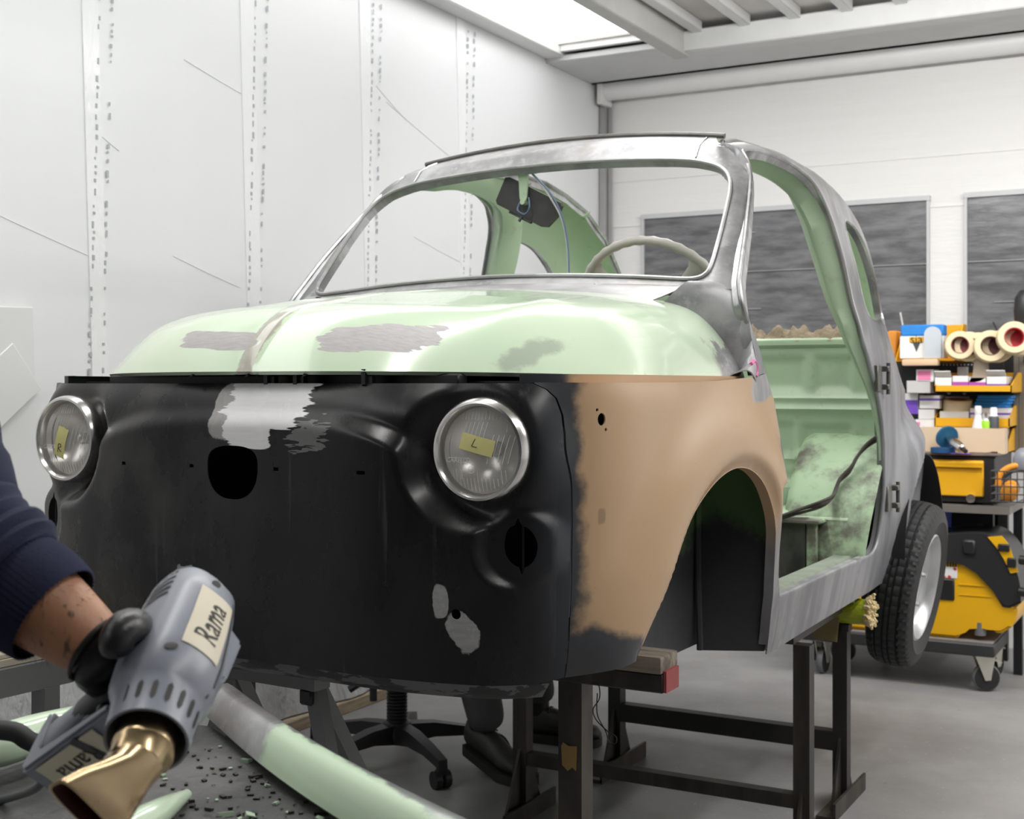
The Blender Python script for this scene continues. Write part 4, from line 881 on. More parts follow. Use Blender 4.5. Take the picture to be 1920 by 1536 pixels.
prof = [(-.030, -.035), (-.030, -.006), (-.024, .006), (-.012, .011), (.004, .010), (.016, .003), (.026, -.010), (.034, -.030), (.028, -.035)]
bm = NB(); rings = []
for k in range(25):
    t = k/24; c = A_p+dv*(t*Ld)+nv*(.018*math.sin(t*math.pi))
    sc = .66+.24*t
    rings.append([c+nv*a*sc+Vector((0, 0, b)) for a, b in prof])
loft(bm, rings); obj('edge_rail', bm, m_rail, door)
x = Mat('soot_paint_inside', (.04, .04, .04), .6); n1 = x.noise(5, 6); n2 = x.noise(30, 5)
x.set('Base Color', x.mix(x.rng(n2, .6, .7), x.mix(x.rng(n1, .35, .7), (.035, .035, .036), (.13, .128, .125)), (.012, .012, .012))); x.bump(n2, .5, .01); m_dinn = x.m
z_in = .752
ip = [A_p+dv*.01+nv*.02, A_p+dv*Ld*.98+nv*.02, P(560, 1720, Z=z_in), P(60, 1720, Z=z_in), P(-160, 1470, Z=z_in), P(40, 1392, Z=z_in), P(250, 1345, Z=z_in)]
bm = NB(); prism(bm, [(p.x, p.y) for p in ip], Matrix.Translation((0, 0, z_in-.02)), .02); obj('inner_panel', bm, m_dinn, door, flat=True)
m_mintg = Mat('mint_gloss', MINT, .2, 0, .5, .5).m
bm = NB(); tube(bm, [P(-120, 1425, Z=.785), P(0, 1398, Z=.79), P(80, 1372, Z=.79), P(230, 1335, Z=.785)], [.024, .026, .024, .02], 12, smooth=5); obj('upper_rail', bm, m_mintg, door)
bm = NB(); tube(bm, [P(60, 1668, Z=.77), P(240, 1560, Z=.775), P(300, 1522, Z=.775), P(350, 1490, Z=.76)], [.02, .018, .014, .006], 12, smooth=5); obj('window_channel', bm, m_mintg, door)
bm = NB(); tube(bm, [P(-40, 1368, Z=.83), P(25, 1372, Z=.83), P(60, 1392, Z=.815), P(110, 1402, Z=.79)], [.011]*4, 10, smooth=6); obj('rubber_seal', bm, m_rubber, door)
rr = random.Random(11); bm = NB()
for k in range(260):
    a, b = rr.random(), rr.random(); p = P(300+480*a, 1400+190*b, Z=z_in+.0015); s_ = rr.uniform(.0012, .0055)*(1 if rr.random() < .85 else 1.9)
    if sum((p-A_p)[i]*nv[i] for i in range(2)) < .035: continue
    box(bm, p, (s_*rr.uniform(1, 2), s_, s_*.5), Matrix.Rotation(rr.uniform(0, 3), 3, 'Z') @ Matrix.Rotation(rr.uniform(-.4, .4), 3, 'X'), mi=rr.choice((0, 0, 0, 0, 1)))
o = obj('paint_flakes', bm, [m_ink, simple('mint_flake', (.34, .44, .32), .5)], None, flat=True); o['kind'] = 'stuff'; tag(o, 'scraped paint flakes scattered over the dark inside of the car door', 'paint flakes')
bm = NB(); prism(bm, [(-.012, -.004), (.0, -.007), (.014, -.003), (.012, .004), (-.002, .006), (-.012, .003)], axes(P(510, 1428, Z=z_in+.002), CR, CF), .003); tag(obj('paint_chip', bm, m_white), 'white paint chip lying beside the mint rail of the door', 'paint chip')
# trestle that carries the door
m_greyst = simple('grey_enamel_steel', (.16, .165, .165), .45, .2, var=.15)
dt = empty('door_trestle', (ip[4].x, ip[4].y, 0), 'low grey trestle carrying the removed door', 'trestle')
ca, cb = P(-60, 1480, Z=.71), P(480, 1500, Z=.71)
bm = NB(); sq(bm, ca, cb, .05, .04); obj('top_bar', bm, m_greyst, dt, flat=True)
for p in (ca, cb):
    bm = NB(); q = p*.92+(ca+cb)*.04; sq(bm, (q.x, q.y, .70), (q.x, q.y-.18, .0), .04); obj('leg', bm, m_greyst, dt, flat=True); bm = NB(); sq(bm, (q.x, q.y, .70), (q.x, q.y+.10, .0), .04); obj('leg', bm, m_greyst, dt, flat=True)
# grey sawhorse below the nose
sh_ = empty('sawhorse', P(560, 1290, d=2.55)*Vector((1, 1, 0)) if False else (P(560, 1290, d=2.55).x, P(560, 1290, d=2.55).y, 0), 'grey steel sawhorse standing under the car nose', 'sawhorse')
q0_, q1_ = P(440, 1250, Z=.665), P(604, 1276, Z=.665)
bm = NB(); sq(bm, q0_+(q0_-q1_)*.7, q1_, .045, .035); obj('top_bar', bm, m_greyst, sh_, flat=True)
for (pp, dx, dy) in ((q1_-(q1_-q0_)*.08, .20, -.06), (q1_-(q1_-q0_)*.08, .02, .42), (q0_, -.02, .42), (q0_, -.2, -.06)):
    bm = NB(); sq(bm, (pp.x, pp.y, .655), (pp.x+dx, pp.y+dy, 0), .028, .03); obj('leg', bm, m_greyst, sh_, flat=True)
bm = NB(); box(bm, q1_-(q1_-q0_)*.10+Vector((0, 0, -.03)), (.03, .05, .03), bev=.004); obj('bracket', bm, m_blackpl, sh_)
# low table with a ribbed board at the left edge
lt = empty('work_table', (P(30, 1270, Z=.70).x, P(30, 1270, Z=.70).y, 0), 'grey steel table with a ribbed beige board at the left edge', 'table')
e0, e1 = P(-90, 1300, Z=.69), P(128, 1252, Z=.69)
bm = NB(); sq(bm, e0, e1, .03, .05); obj('frame', bm, m_greyst, lt, flat=True)
ed = (e1-e0).normalized(); en = Vector((-ed.y, ed.x, 0)); en = -en if en.dot(Vector(CF)) < 0 else en
for p in (e0+ed*.05, e1-ed*.05):
    for k in (0, .5):
        bm = NB(); q = p+en*k; sq(bm, (q.x, q.y, .0), (q.x, q.y, .665), .035); obj('leg', bm, m_greyst, lt, flat=True)
m_board = simple('beige_board', (.50, .45, .36), .6, var=.08)
bm = NB(); M = axes(e0+Vector((0, 0, .026)), ed, en); LL = (e1-e0).length; prism(bm, [(0, 0), (LL, 0), (LL, .52), (0, .52)], M, .012); obj('board', bm, m_board, lt, flat=True)
for k in range(12):
    bm = NB(); cc = M @ Vector((LL/2, .02+k*.042, .017)); R3 = M.to_3x3(); box(bm, cc, (LL, .026, .012), R3, bev=.003); obj('slat', bm, m_board, lt)

# ------------------------------------------------------------------ office chair and seated worker behind the car
ch = empty('office_chair', (-.832, 1.763, 0), 'black five star office chair on castors behind the car', 'chair')
hx_, hy_ = -.832, 1.763
bm = NB(); prof = [(.030, .10)]
for k in range(26):
    z = .13+k*.0105; prof += [(.034, z), (.034, z+.004), (.030, z+.006)]
prof += [(.026, .42), (0, .42)]; lathe(bm, prof, Matrix.Translation((hx_, hy_, 0)), 20); obj('gas_column', bm, m_blackpl, ch, ang=.3)
bm = NB(); lathe(bm, [(0, .075), (.05, .078), (.055, .10), (.045, .135), (.034, .14)], Matrix.Translation((hx_, hy_, 0)), 20); obj('hub', bm, m_blackpl, ch)
for k in range(5):
    a = math.radians(-30+72*k); d = Vector((math.cos(a), math.sin(a), 0)); q = Vector((-d.y, d.x, 0)); c = Vector((hx_, hy_, 0)); rings = []
    for t, z0, z1, wd in ((.03, .07, .132, .03), (.12, .085, .130, .024), (.22, .082, .112, .020), (.30, .066, .092, .017), (.315, .05, .088, .016)):
        rings.append([c+d*t+q*(wd*i)+Vector((0, 0, z)) for i, z in ((-1, z0), (1, z0), (.9, z1), (-.9, z1))])
    bm = NB(); loft(bm, rings); ob = obj('base_arm', bm, m_blackpl, ch)
    bm = NB(); e = c+d*.30
    for s in (-1, 1): cyl(bm, e+q*s*.006+Vector((0, 0, .027)), e+q*s*.026+Vector((0, 0, .027)), .027, seg=20)
    box(bm, e+Vector((0, 0, .045)), (.03, .03, .03), Matrix.Rotation(a, 3, 'Z'), bev=.006); cyl(bm, e+Vector((0, 0, .05)), e+Vector((0, 0, .08)), .007, seg=8); obj('castor', bm, m_blackpl, ob)
bm = NB(); box(bm, (hx_, hy_, .47), (.44, .46, .08), bev=.03, seg=3); obj('seat', bm, simple('chair_fabric', (.03, .03, .032), .9), ch)
bm = NB(); box(bm, (hx_-.24, hy_, .72), (.06, .40, .30), bev=.025, seg=3); box(bm, (hx_-.25, hy_, .50), (.02, .06, .2)); obj('backrest', bm, simple('chair_fabric_back', (.03, .03, .032), .9), ch)
lp = P(655, 1293, d=4.05); bm = NB(); tube(bm, [Vector((hx_, hy_-.06, .40)), P(690, 1270, d=4.05), P(676, 1281, d=4.05), lp], [.006, .006, .010, .012], 8); obj('lever', bm, m_blackpl, ch)
tp = P(700, 1262, d=4.0); bm = NB(); cyl(bm, tp, tp-Vector((0, 0, .085)), .012, seg=10); box(bm, (tp.x-.02, tp.y+.03, tp.z+.03), (.10, .08, .02)); obj('tension_knob', bm, m_blackpl, ch)
def skinned(name, verts, edges, radii, mat, parent, sub=2, root=0):
    me = bpy.data.meshes.new(name); me.from_pydata([tuple(v) for v in verts], edges, []); me.materials.append(mat)
    o = bpy.data.objects.new(name, me); COL.objects.link(o)
    if parent: o.parent = parent; o.matrix_parent_inverse = wmat(parent).inverted()
    md = o.modifiers.new('skin', 'SKIN'); md.use_smooth_shade = True
    for i, r in enumerate(radii):
        v = me.skin_vertices[0].data[i]; v.radius = r if isinstance(r, tuple) else (r, r); v.use_root = i == root
    s = o.modifiers.new('subdivision', 'SUBSURF'); s.levels = sub; s.render_levels = sub
    return o
m_trs = Mat('charcoal_trousers', (.075, .075, .078), .9).var(.35, 14).m
m_navy = Mat('navy_sweatshirt', (.012, .016, .045), .95); m_navy.bump(m_navy.noise(300, 2), .25, .002); m_navy = m_navy.m
x = Mat('arm_skin', (.48, .24, .14), .5); nn = x.noise(14, 5); hh = x.noise(120, 2, (1, 1, .25), rot=(.5, .6, 0)); x.set('Base Color', x.mix(x.rng(hh, .60, .72), x.mix(nn, (.36, .165, .085), (.50, .255, .15)), (.14, .07, .04))); x.set('Subsurface Weight', .08); x.bump(hh, .25, .003); m_skin = x.m
wk = empty('person', (-.86, 1.95, .5), 'seated worker in charcoal trousers and dark shoes, legs seen below the car', 'person')
hip = Vector((-.95, 1.92, .57))
V = [hip, hip+Vector((.02, -.12, -.02)), Vector((-.60, 1.80, .49)), Vector((-.56, 1.805, .30)), Vector((-.515, 1.81, .125)),
     hip+Vector((.02, .12, -.02)), Vector((-.62, 2.20, .49)), Vector((-.60, 2.22, .30)), Vector((-.55, 2.235, .115))]
skinned('trousers', V, [(0, 1), (1, 2), (2, 3), (3, 4), (0, 5), (5, 6), (6, 7), (7, 8)], [(.15, .12), .095, .075, .068, .060, .095, .075, .068, .060], m_trs, wk)
V = [hip+Vector((0, 0, .05)), hip+Vector((.02, 0, .22)), hip+Vector((.08, 0, .40)), hip+Vector((.10, 0, .50)), hip+Vector((.13, 0, .60)), hip+Vector((.14, 0, .68)),
     hip+Vector((.08, .19, .42)), hip+Vector((.16, .24, .18)), hip+Vector((.32, .20, .02)), hip+Vector((.08, -.19, .42)), hip+Vector((.16, -.24, .18)), hip+Vector((.32, -.20, .02))]
skinned('torso', V[:4]+V[6:], [(0, 1), (1, 2), (2, 3), (2, 4), (4, 5), (5, 6), (2, 7), (7, 8), (8, 9)], [(.15, .11), (.15, .11), (.17, .11), .06, .065, .05, .04, .065, .05, .04], m_navy, wk)
skinned('head', [hip+Vector((.10, 0, .48)), hip+Vector((.12, 0, .56)), hip+Vector((.135, 0, .64)), hip+Vector((.13, 0, .72))], [(0, 1), (1, 2), (2, 3)], [.05, (.06, .065), (.085, .075), (.075, .07)], m_skin, wk)
skinned('hair', [hip+Vector((.09, 0, .67)), hip+Vector((.11, 0, .745))], [(0, 1)], [(.085, .08), (.07, .07)], m_ink, wk)
m_shoe = Mat('worn_dark_leather', (.04, .039, .037), .5).var(.6, 25).m; m_sole = simple('dark_sole', (.03, .028, .026), .7)
def shoe(toe, heel, lift):
    d = (toe-heel); d.z = 0; L = d.length; d.normalize(); q = Vector((-d.y, d.x, 0)); rings = []; sole = []
    for t, wd, z0, z1 in ((0, .028, .0, .075), (.04, .036, .0, .098), (.25, .038, .0, .100), (.42, .041, .0, .090), (.60, .047, .0, .068), (.80, .048, .0, .054), (.94, .036, .0, .044), (1.0, .016, .004, .024)):
        c = heel+d*(t*L); lz = lift*(max(0, .62-t)/.62)**1.1
        rings.append([c+q*(wd*math.cos(a))+Vector((0, 0, lz+.022+z0+(z1-z0)*(.5+.5*math.sin(a)))) for a in np.linspace(0, 2*math.pi, 17)[:-1]])
        sole.append([c+q*(wd+.006)*i+Vector((0, 0, lz+z)) for i, z in ((-1, 0), (1, 0), (1, .028), (-1, .028))])
    bm = NB(); loft(bm, rings); s_ = obj('shoe', bm, m_shoe, wk); bm = NB(); loft(bm, sole); obj('sole', bm, m_sole, s_)
    bm = NB()
    for t in (.34, .40, .46): tube(bm, [heel+d*(t*L)+q*(.03*i)+Vector((0, 0, lift*(max(0, .62-t)/.62)+.118-.055*(t-.34)/.2-.012*i*i)) for i in (-1, 0, 1)], .0028, 6, 0, 3)
    tube(bm, [heel+d*(.05*L)+q*.041+Vector((0, 0, lift*.9+.11)), heel+d*(.2*L)+q*.045+Vector((0, 0, lift*.65+.085)), heel+d*(.4*L)+q*.047+Vector((0, 0, lift*.3+.09)), heel+d*(.55*L)+q*.050+Vector((0, 0, .05))], .003, 6, 0, 4); obj('shoe_lace', bm, m_ink, s_)
    bm = NB(); c = heel+d*(.18*L)+Vector((0, 0, lift*.8+.09)); cyl(bm, c, c+Vector((-.005, 0, .09)), .036, .04, 16); obj('sock', bm, m_ink, s_)
shoe(Vector((-.335, 1.765, 0)), Vector((-.60, 1.83, 0)), .055); shoe(Vector((-.345, 2.26, 0)), Vector((-.61, 2.22, 0)), .0)
bm = NB(); p = P(895, 1284, Z=.02); box(bm, p, (.05, .03, .02), Matrix.Rotation(.4, 3, 'Z'), bev=.006); tag(obj('marker_cap', bm, simple('red_plastic', (.65, .03, .02), .4)), 'small red plastic cap on the floor behind the trouser leg', 'cap')
bm = NB(); p = P(893, 1314, Z=.003); prism(bm, [(-.02, -.01), (.015, -.012), (.022, .006), (-.01, .012)], axes(p, CR, CF), .002); tag(obj('paper_scrap', bm, m_white), 'small white paper scrap on the grey floor near the shoe', 'scrap')

# ------------------------------------------------------------------ tool cart and what stands on it
def PX_(px, Y): return P(px, 720, Y=Y).x
def PZ_(px, py, Y): return P(px, py, Y=Y).z
def span(px0, px1, py0, py1, Y):
    a, b = P(px0, py0, Y=Y), P(px1, py1, Y=Y); return min(a.x, b.x), max(a.x, b.x), min(a.z, b.z), max(a.z, b.z)
m_cart = simple('black_cart_steel', (.016, .016, .018), .45, .1, var=.3)
cart = empty('tool_cart', (.3, 4.15, 0), 'black tool cart with a yellow drawer and pegboard back panel', 'tool cart')
YC = 3.95
x0, x1, z0, z1 = span(1700, 1866, 938, 856, YC); cx0 = -.12; cx1 = x1
bm = NB(); box(bm, ((cx0+cx1)/2, YC+.225, (z0+z1)/2), (cx1-cx0, .45, z1-z0), bev=.004); obj('cabinet', bm, m_cart, cart)
bm = NB(); box(bm, ((cx0+cx1)/2, YC+.225, z1+.006), (cx1-cx0+.03, .47, .012), bev=.003); obj('worktop', bm, simple('scratched_worktop', (.20, .16, .13), .5, .1, var=.4, scale=20), cart)
dx0, dx1, dz0, dz1 = span(1700, 1845, 926, 864, YC)
dx0 = PX_(1690, YC)
bm = NB(); box(bm, ((dx0+dx1)/2, YC-.006, (dz0+dz1)/2), (dx1-dx0, .02, dz1-dz0), bev=.004); dr = obj('drawer', bm, m_yellow, cart)
bm = NB(); box(bm, ((dx0+dx1)/2, YC-.022, dz1-.012), (dx1-dx0, .02, .016), bev=.004); box(bm, ((dx0+dx1)/2, YC-.028, dz1-.022), (dx1-dx0, .006, .012)); obj('handle', bm, m_yellow, dr)
for xx in (cx0+.03, cx1-.03):
    for yy in (YC+.03, YC+.42):
        bm = NB(); box(bm, (xx, yy, z0/2), (.04, .04, z0)); obj('leg', bm, m_cart, cart, flat=True)
bm = NB(); box(bm, ((cx0+cx1)/2, YC+.225, .30), (cx1-cx0-.02, .42, .02)); obj('lower_shelf', bm, m_cart, cart, flat=True)
bm = NB(); box(bm, ((cx0+cx1)/2, YC+.43, .5), (cx1-cx0-.02, .01, .5)); obj('back_panel', bm, m_cart, cart, flat=True)
YPB = 4.34; ztop = PZ_(1850, 622, YPB); px1 = PX_(1912, YPB)
bm = NB(); box(bm, ((cx0+px1)/2, YPB+.02, (z1+ztop)/2), (px1-cx0, .02, ztop-z1)); obj('pegboard', bm, m_cart, cart, flat=True)
bm = NB()
for (pa, pb, py) in ((1742, 1822, 684), (1772, 1816, 745)):
    for k in range(13): c = P(pa+(pb-pa)*k/12, py, Y=YPB+.008); cyl(bm, c, c+Vector((0, .003, 0)), .0035, seg=8)
for (px_, py) in ((1795, 678), (1808, 738), (1779, 737)): c = P(px_, py, Y=YPB+.006); cyl(bm, c, c+Vector((0, .004, 0)), .007, seg=10)
o = obj('peg_holes', bm, m_greycard, cart); o['kind'] = 'stuff'
for px_ in (1906, 1916):
    bm = NB(); xx = PX_(px_, 4.30); box(bm, (xx, 4.30, (z1+ztop)/2), (.02, .02, ztop-z1)); obj('post', bm, simple('grey_rack_post', (.20, .18, .15), .5, .3), cart, flat=True)
c = P(1893, 968, Y=3.72); zt = c.z
bm = NB(); box(bm, (c.x-.30, 3.72+.20, zt+.012), (.60, .40, .012)); box(bm, (c.x-.30, 3.722, zt+.02), (.60, .006, .03)); box(bm, (c.x-.002, 3.92, zt+.02), (.006, .40, .03)); obj('tray', bm, simple('grey_tray_steel', (.20, .18, .165), .5, .3, var=.2), cart, flat=True)
for xx in (c.x-.02, c.x-.57):
    bm = NB(); box(bm, (xx, 4.10, (zt)/2), (.035, .035, zt)); obj('leg', bm, m_cart, cart, flat=True)
cyk = P(1822, 934, Y=3.94); bm = NB(); cyl(bm, cyk, cyk+Vector((0, -.03, 0)), .018, seg=16); cyl(bm, cyk+Vector((0, -.03, .0)), cyk+Vector((0, -.035, 0)), .008, seg=10); obj('lock', bm, m_chrome, cart)

def bin_(px0, px1, pyb, pyl, hb, Y0, Y1, label, name='storage_bin'):
    """open fronted yellow bin; pyl = top of its low front lip, hb = height of the back"""
    x0, x1, zb, zl = span(px0, px1, pyb, pyl, Y0); t = .005
    e = empty(name, ((x0+x1)/2, (Y0+Y1)/2, zb), label, 'bin', 'yellow bins on the tool cart')
    bm = NB(); box(bm, ((x0+x1)/2, (Y0+Y1)/2, zb+t/2), (x1-x0, Y1-Y0, t)); obj('base', bm, m_yellow, e, flat=True)
    bm = NB(); box(bm, ((x0+x1)/2, Y0+t/2, (zb+zl)/2), (x1-x0, t, zl-zb)); obj('front_lip', bm, m_yellow, e, flat=True)
    bm = NB(); box(bm, ((x0+x1)/2, Y1-t/2, zb+hb/2), (x1-x0, t, hb)); obj('back', bm, m_yellow, e, flat=True)
    for xx in (x0, x1-t):
        bm = NB(); prism(bm, [(Y0, zb), (Y1, zb), (Y1, zb+hb), (Y0+(Y1-Y0)*.7, zb+hb), (Y0, zl)], axes((xx, 0, 0), (0, 1, 0), (0, 0, 1)), t); obj('side', bm, m_yellow, e, flat=True)
    return x0, x1, zb+t
def carton(px0, px1, py0, py1, Y, dep, label, mats, group=None, name='carton', band=None, lid=None, patchc=None, cat='box', yaw=0):
    x0, x1, z0, z1 = span(px0, px1, py1, py0, Y)
    e = empty(name, ((x0+x1)/2, Y+dep/2, z0), label, cat, group)
    bm = NB(); box(bm, ((x0+x1)/2, Y+dep/2, (z0+z1)/2), (x1-x0, dep, z1-z0), bev=.001); obj('body', bm, mats, e, flat=True)
    if band:
        m, f0, f1 = band; bm = NB(); box(bm, ((x0+x1)/2, Y+dep/2, z0+(z1-z0)*(f0+f1)/2), (x1-x0+.002, dep+.002, (z1-z0)*(f1-f0))); obj('printed_band', bm, m, e, flat=True)
    if patchc:
        m, a0, a1, b0, b1 = patchc; bm = NB(); box(bm, (x0+(x1-x0)*(a0+a1)/2, Y-.001, z0+(z1-z0)*(b0+b1)/2), ((x1-x0)*(a1-a0), .002, (z1-z0)*(b1-b0))); obj('printed_label', bm, m, e, flat=True)
    if lid:
        bm = NB(); box(bm, ((x0+x1)/2, Y-.004, z1+.014), ((x1-x0)*.96, .003, .04), Matrix.Rotation(lid, 3, 'X')); obj('flap', bm, mats, e, flat=True)
        bm = NB(); box(bm, ((x0+x1)/2, Y+dep/2, z1+.001), ((x1-x0)*.94, dep*.9, .002)); obj('dark_opening', bm, simple('carton_inside', (.12, .08, .04), .8), e, flat=True)
    return e
# top shelf: yellow bin with a white box of pads, three groups of tape rolls
bin_(1678, 1792, 680, 676, .17, 4.06, 4.32, 'tall yellow bin at top left holding the white box with blue pads')
sx0, sx1, sz0, sz1 = span(1688, 1770, 672, 608, 4.05)
e = empty('pad_box', ((sx0+sx1)/2, 4.09, sz0), 'white box with blue top and black triangle in the top yellow bin', 'box')
zs = sz0+(sz1-sz0)*.66
bm = NB(); box(bm, ((sx0+sx1)/2, 4.09, (sz0+zs)/2), (sx1-sx0, .09, zs-sz0)); obj('body', bm, m_white, e, flat=True)
bm = NB(); box(bm, ((sx0+sx1)/2, 4.09, (zs+sz1)/2), (sx1-sx0-.004, .086, sz1-zs), bev=.006); obj('blue_pads', bm, m_blue, e)
M = axes((sx0+(sx1-sx0)*.38, 4.0448, sz0+(sz1-sz0)*.36), (1, 0, 0), (0, 0, 1)); h_ = (sz1-sz0)
bm = NB(); prism(bm, [(-.16*h_*1.1, .26*h_), (.16*h_*1.1, .26*h_), (0, -.18*h_)], M, .0008); obj('printed_triangle', bm, simple('dark_print', (.06, .06, .065), .5), e, flat=True)
bm = NB(); prism(bm, [(-.16*h_*1.3, .12*h_), (.16*h_*1.3, .12*h_), (.16*h_*1.3, .27*h_), (-.16*h_*1.3, .27*h_)], M @ Matrix.Translation((0, 0, .0005)), .0008); obj('printed_band', bm, m_yellow, e, flat=True)
bm = NB(); text_bm(bm, 'sia', .052, M @ Matrix.Translation((0, .20*h_, .002)), 0); obj('lettering', bm, m_ink, e, flat=True)
bm = NB(); text_bm(bm, '. . . . . . .', .016, M @ Matrix.Translation((0, -.26*h_, .002)), 0); obj('printed_dots', bm, m_greycard, e, flat=True)
ax0, ax1, az0, az1 = span(1733, 1765, 672, 612, 4.03); w_ = (ax1-ax0)/2; hh_ = az1-az0
bm = NB(); prism(bm, [(-w_, 0), (w_, 0), (w_, hh_-w_)]+[(w_*math.cos(a), hh_-w_+w_*math.sin(a)) for a in np.linspace(.2, math.pi-.2, 9)]+[(-w_, hh_-w_)], axes(((ax0+ax1)/2, 4.036, az0), (1, 0, 0), (0, 0, 1)), .012); tag(obj('sanding_sheet', bm, simple('pale_grey_sheet', (.52, .56, .60), .5)), 'rounded pale grey card leaning against the white box', 'card')
cx, _, cz, _ = span(1690, 1755, 685, 672, 4.02)
bm = NB(); x0, x1, z0, z1 = span(1690, 1758, 686, 673, 4.0); box(bm, ((x0+x1)/2, 4.03, (z0+z1)/2), (x1-x0, .05, z1-z0), bev=.008, seg=2); tag(obj('sanding_block', bm, simple('peach_foam', (.72, .50, .32), .7)), 'flat peach sanding block below the white box', 'block')
def tape(c, d, r, h, label, group='cream tape rolls on the cart', inner=(.20, .05, .045), name='tape_roll', ri=.62):
    z = Vector(d).normalized(); a, b, z = frame(z); M = Matrix.Translation(c) @ Matrix((a, b, z)).transposed().to_4x4()
    e = empty(name, c, label, 'tape roll', group)
    bm = NB(); lathe(bm, [(r*ri, -h/2), (r*.97, -h/2), (r, -h/2+.003), (r, h/2-.003), (r*.97, h/2), (r*ri, h/2)], M, 36); obj('tape', bm, simple('cream_tape', (.74, .62, .40), .55, var=.06), e)
    bm = NB(); lathe(bm, [(r*ri, -h/2), (r*ri, h/2), (r*ri*.9, h/2), (r*ri*.9, -h/2), (r*ri, -h/2), (0, -h/2+.001)], M, 36); obj('core', bm, simple('core_card', inner, .6, var=.2), e)
dax = Vector((.28, -.96, .10))
for k, (ox, r) in enumerate(((0, .060), (1, .062), (2, .064))):
    p = P(1799, 648, Y=4.02)+Vector((.03*k, .045*k, -.004*k)); tape(p, dax, r, .042, ['front roll of the three cream tape rolls beside the tall yellow bin', 'middle roll of the three cream tape rolls beside the tall yellow bin', 'rear roll of the three cream tape rolls beside the tall yellow bin'][k])
for k in range(2):
    p = P(1856, 650, Y=4.02)+Vector((.022*k, .055*k, 0)); tape(p, dax, .066, .052, ['wide cream tape roll with dark core in the middle of the top row', 'cream tape roll right behind the one with the dark core'][k], inner=(.11, .035, .03))
tape(P(1900, 634, Y=4.0), dax, .066, .06, 'highest cream tape roll with red core at the right end', inner=(.42, .03, .04)); tape(P(1912, 638, Y=4.06), dax, .066, .05, 'cream tape roll behind the red cored roll at right end', inner=(.42, .03, .04))
# orange end of something behind the car's quarter
bm = NB(); x0, x1, z0, z1 = span(1664, 1681, 672, 620, 4.12); box(bm, ((x0+x1)/2, 4.2, (z0+z1)/2), (x1-x0, .16, z1-z0), bev=.006); tag(obj('tool_case', bm, simple('orange_case', (.75, .28, .03), .5)), 'narrow orange case half hidden by the car quarter panel', 'case')
# second row: wide yellow bin with open cartons
bin_(1752, 1897, 736, 723, .085, 4.0, 4.30, 'wide yellow bin in the second row full of opened cartons')
G = 'small cartons on the cart'
carton(1718, 1750, 693, 716, 4.05, .12, 'white and pink printed carton on top of the grey carton', m_white, G, patchc=(m_pink, .08, .85, .15, .9))
carton(1700, 1744, 714, 737, 4.05, .16, 'plain grey white carton below the pink one', m_greycard, G)
carton(1753, 1784, 708, 724, 4.02, .14, 'opened white carton with brown inside in the wide bin', m_white, G, lid=.9)
carton(1786, 1815, 705, 724, 4.02, .14, 'white carton with magenta front left of the paper mitt', m_white, G, band=(m_magenta, .0, .42))
carton(1817, 1848, 708, 724, 4.02, .14, 'white carton with magenta front under the paper mitt', m_white, G, band=(m_magenta, .0, .45))
carton(1850, 1886, 706, 724, 4.02, .20, 'white carton with purple line at the right of the wide bin', m_white, G, band=(m_purple, .05, .22), lid=1.0)
carton(1795, 1812, 688, 705, 4.17, .05, 'small upright white carton at the back of the wide bin', m_white, G)
bm = NB(); x0, x1, z0, z1 = span(1824, 1855, 706, 673, 4.06); prism(bm, [(x0, z0), (x1, z0), (x1-.004, z1), (x0+.006, z1)], axes((0, 4.06, 0), (1, 0, 0), (0, 0, 1)), .006); prism(bm, [(x0, z0), (x1, z0), (x1-.03, z0-.02), (x0-.01, z0-.03)], axes((0, 4.04, 0), (1, 0, 0), (0, 0, 1)), .02); tag(obj('paper_sheet', bm, simple('grey_brown_paper', (.40, .33, .26), .7)), 'folded grey brown paper standing up in the wide bin', 'paper')
# third row
carton(1690, 1721, 738, 776, 4.10, .12, 'white carton with a large purple front, leftmost', m_white, G, patchc=(m_purple, .0, 1.0, .0, .68))
carton(1724, 1762, 742, 766, 4.10, .12, 'white carton with purple side and hook print', m_white, G, band=(m_purple, .62, .78))
carton(1722, 1752, 768, 786, 4.10, .12, 'white carton under the one with the hook print', m_white, G)
carton(1716, 1752, 787, 803, 4.10, .12, 'lowest white carton behind the wooden box', m_white, G, patchc=(m_pink, .05, .25, .3, .7))
bin_(1752, 1893, 800, 785, .09, 4.09, 4.31, 'yellow bin in the third row under the lying tape roll')
carton(1762, 1816, 772, 798, 4.10, .18, 'white carton carrying the lying tape roll', m_white, G)
tape(P(1796, 762, Y=4.17), (0.05, -.12, 1), .062, .060, 'cream tape roll with red core lying flat on a white carton', inner=(.36, .12, .12))
carton(1819, 1892, 766, 792, 4.11, .18, 'white carton with purple stripe under the blue pads', m_white, G, band=(m_purple, .55, .68))
for k in range(4):
    x0, x1, z0, z1 = span(1824, 1888, 766-6*k, 760-6*k, 4.14); bm = NB()
    box(bm, ((x0+x1)/2+.006*k, 4.21, (z0+z1)/2+.002), (x1-x0, .14, (z1-z0)*.92), bev=.004)
    tag(obj('sanding_pad', bm, simple('blue_pad', (.02, .22, .60), .7, var=.15, scale=30)), ['lowest', 'second lowest', 'second highest', 'topmost'][k]+' blue pad stacked on the purple striped carton', 'pad', 'blue pads')
bin_(1800, 1890, 848, 838, .10, 4.10, 4.32, 'lowest yellow bin behind the wooden box')
carton(1858, 1884, 806, 832, 4.12, .18, 'white carton with purple lines in the lowest bin', m_white, G, band=(m_purple, .3, .45))
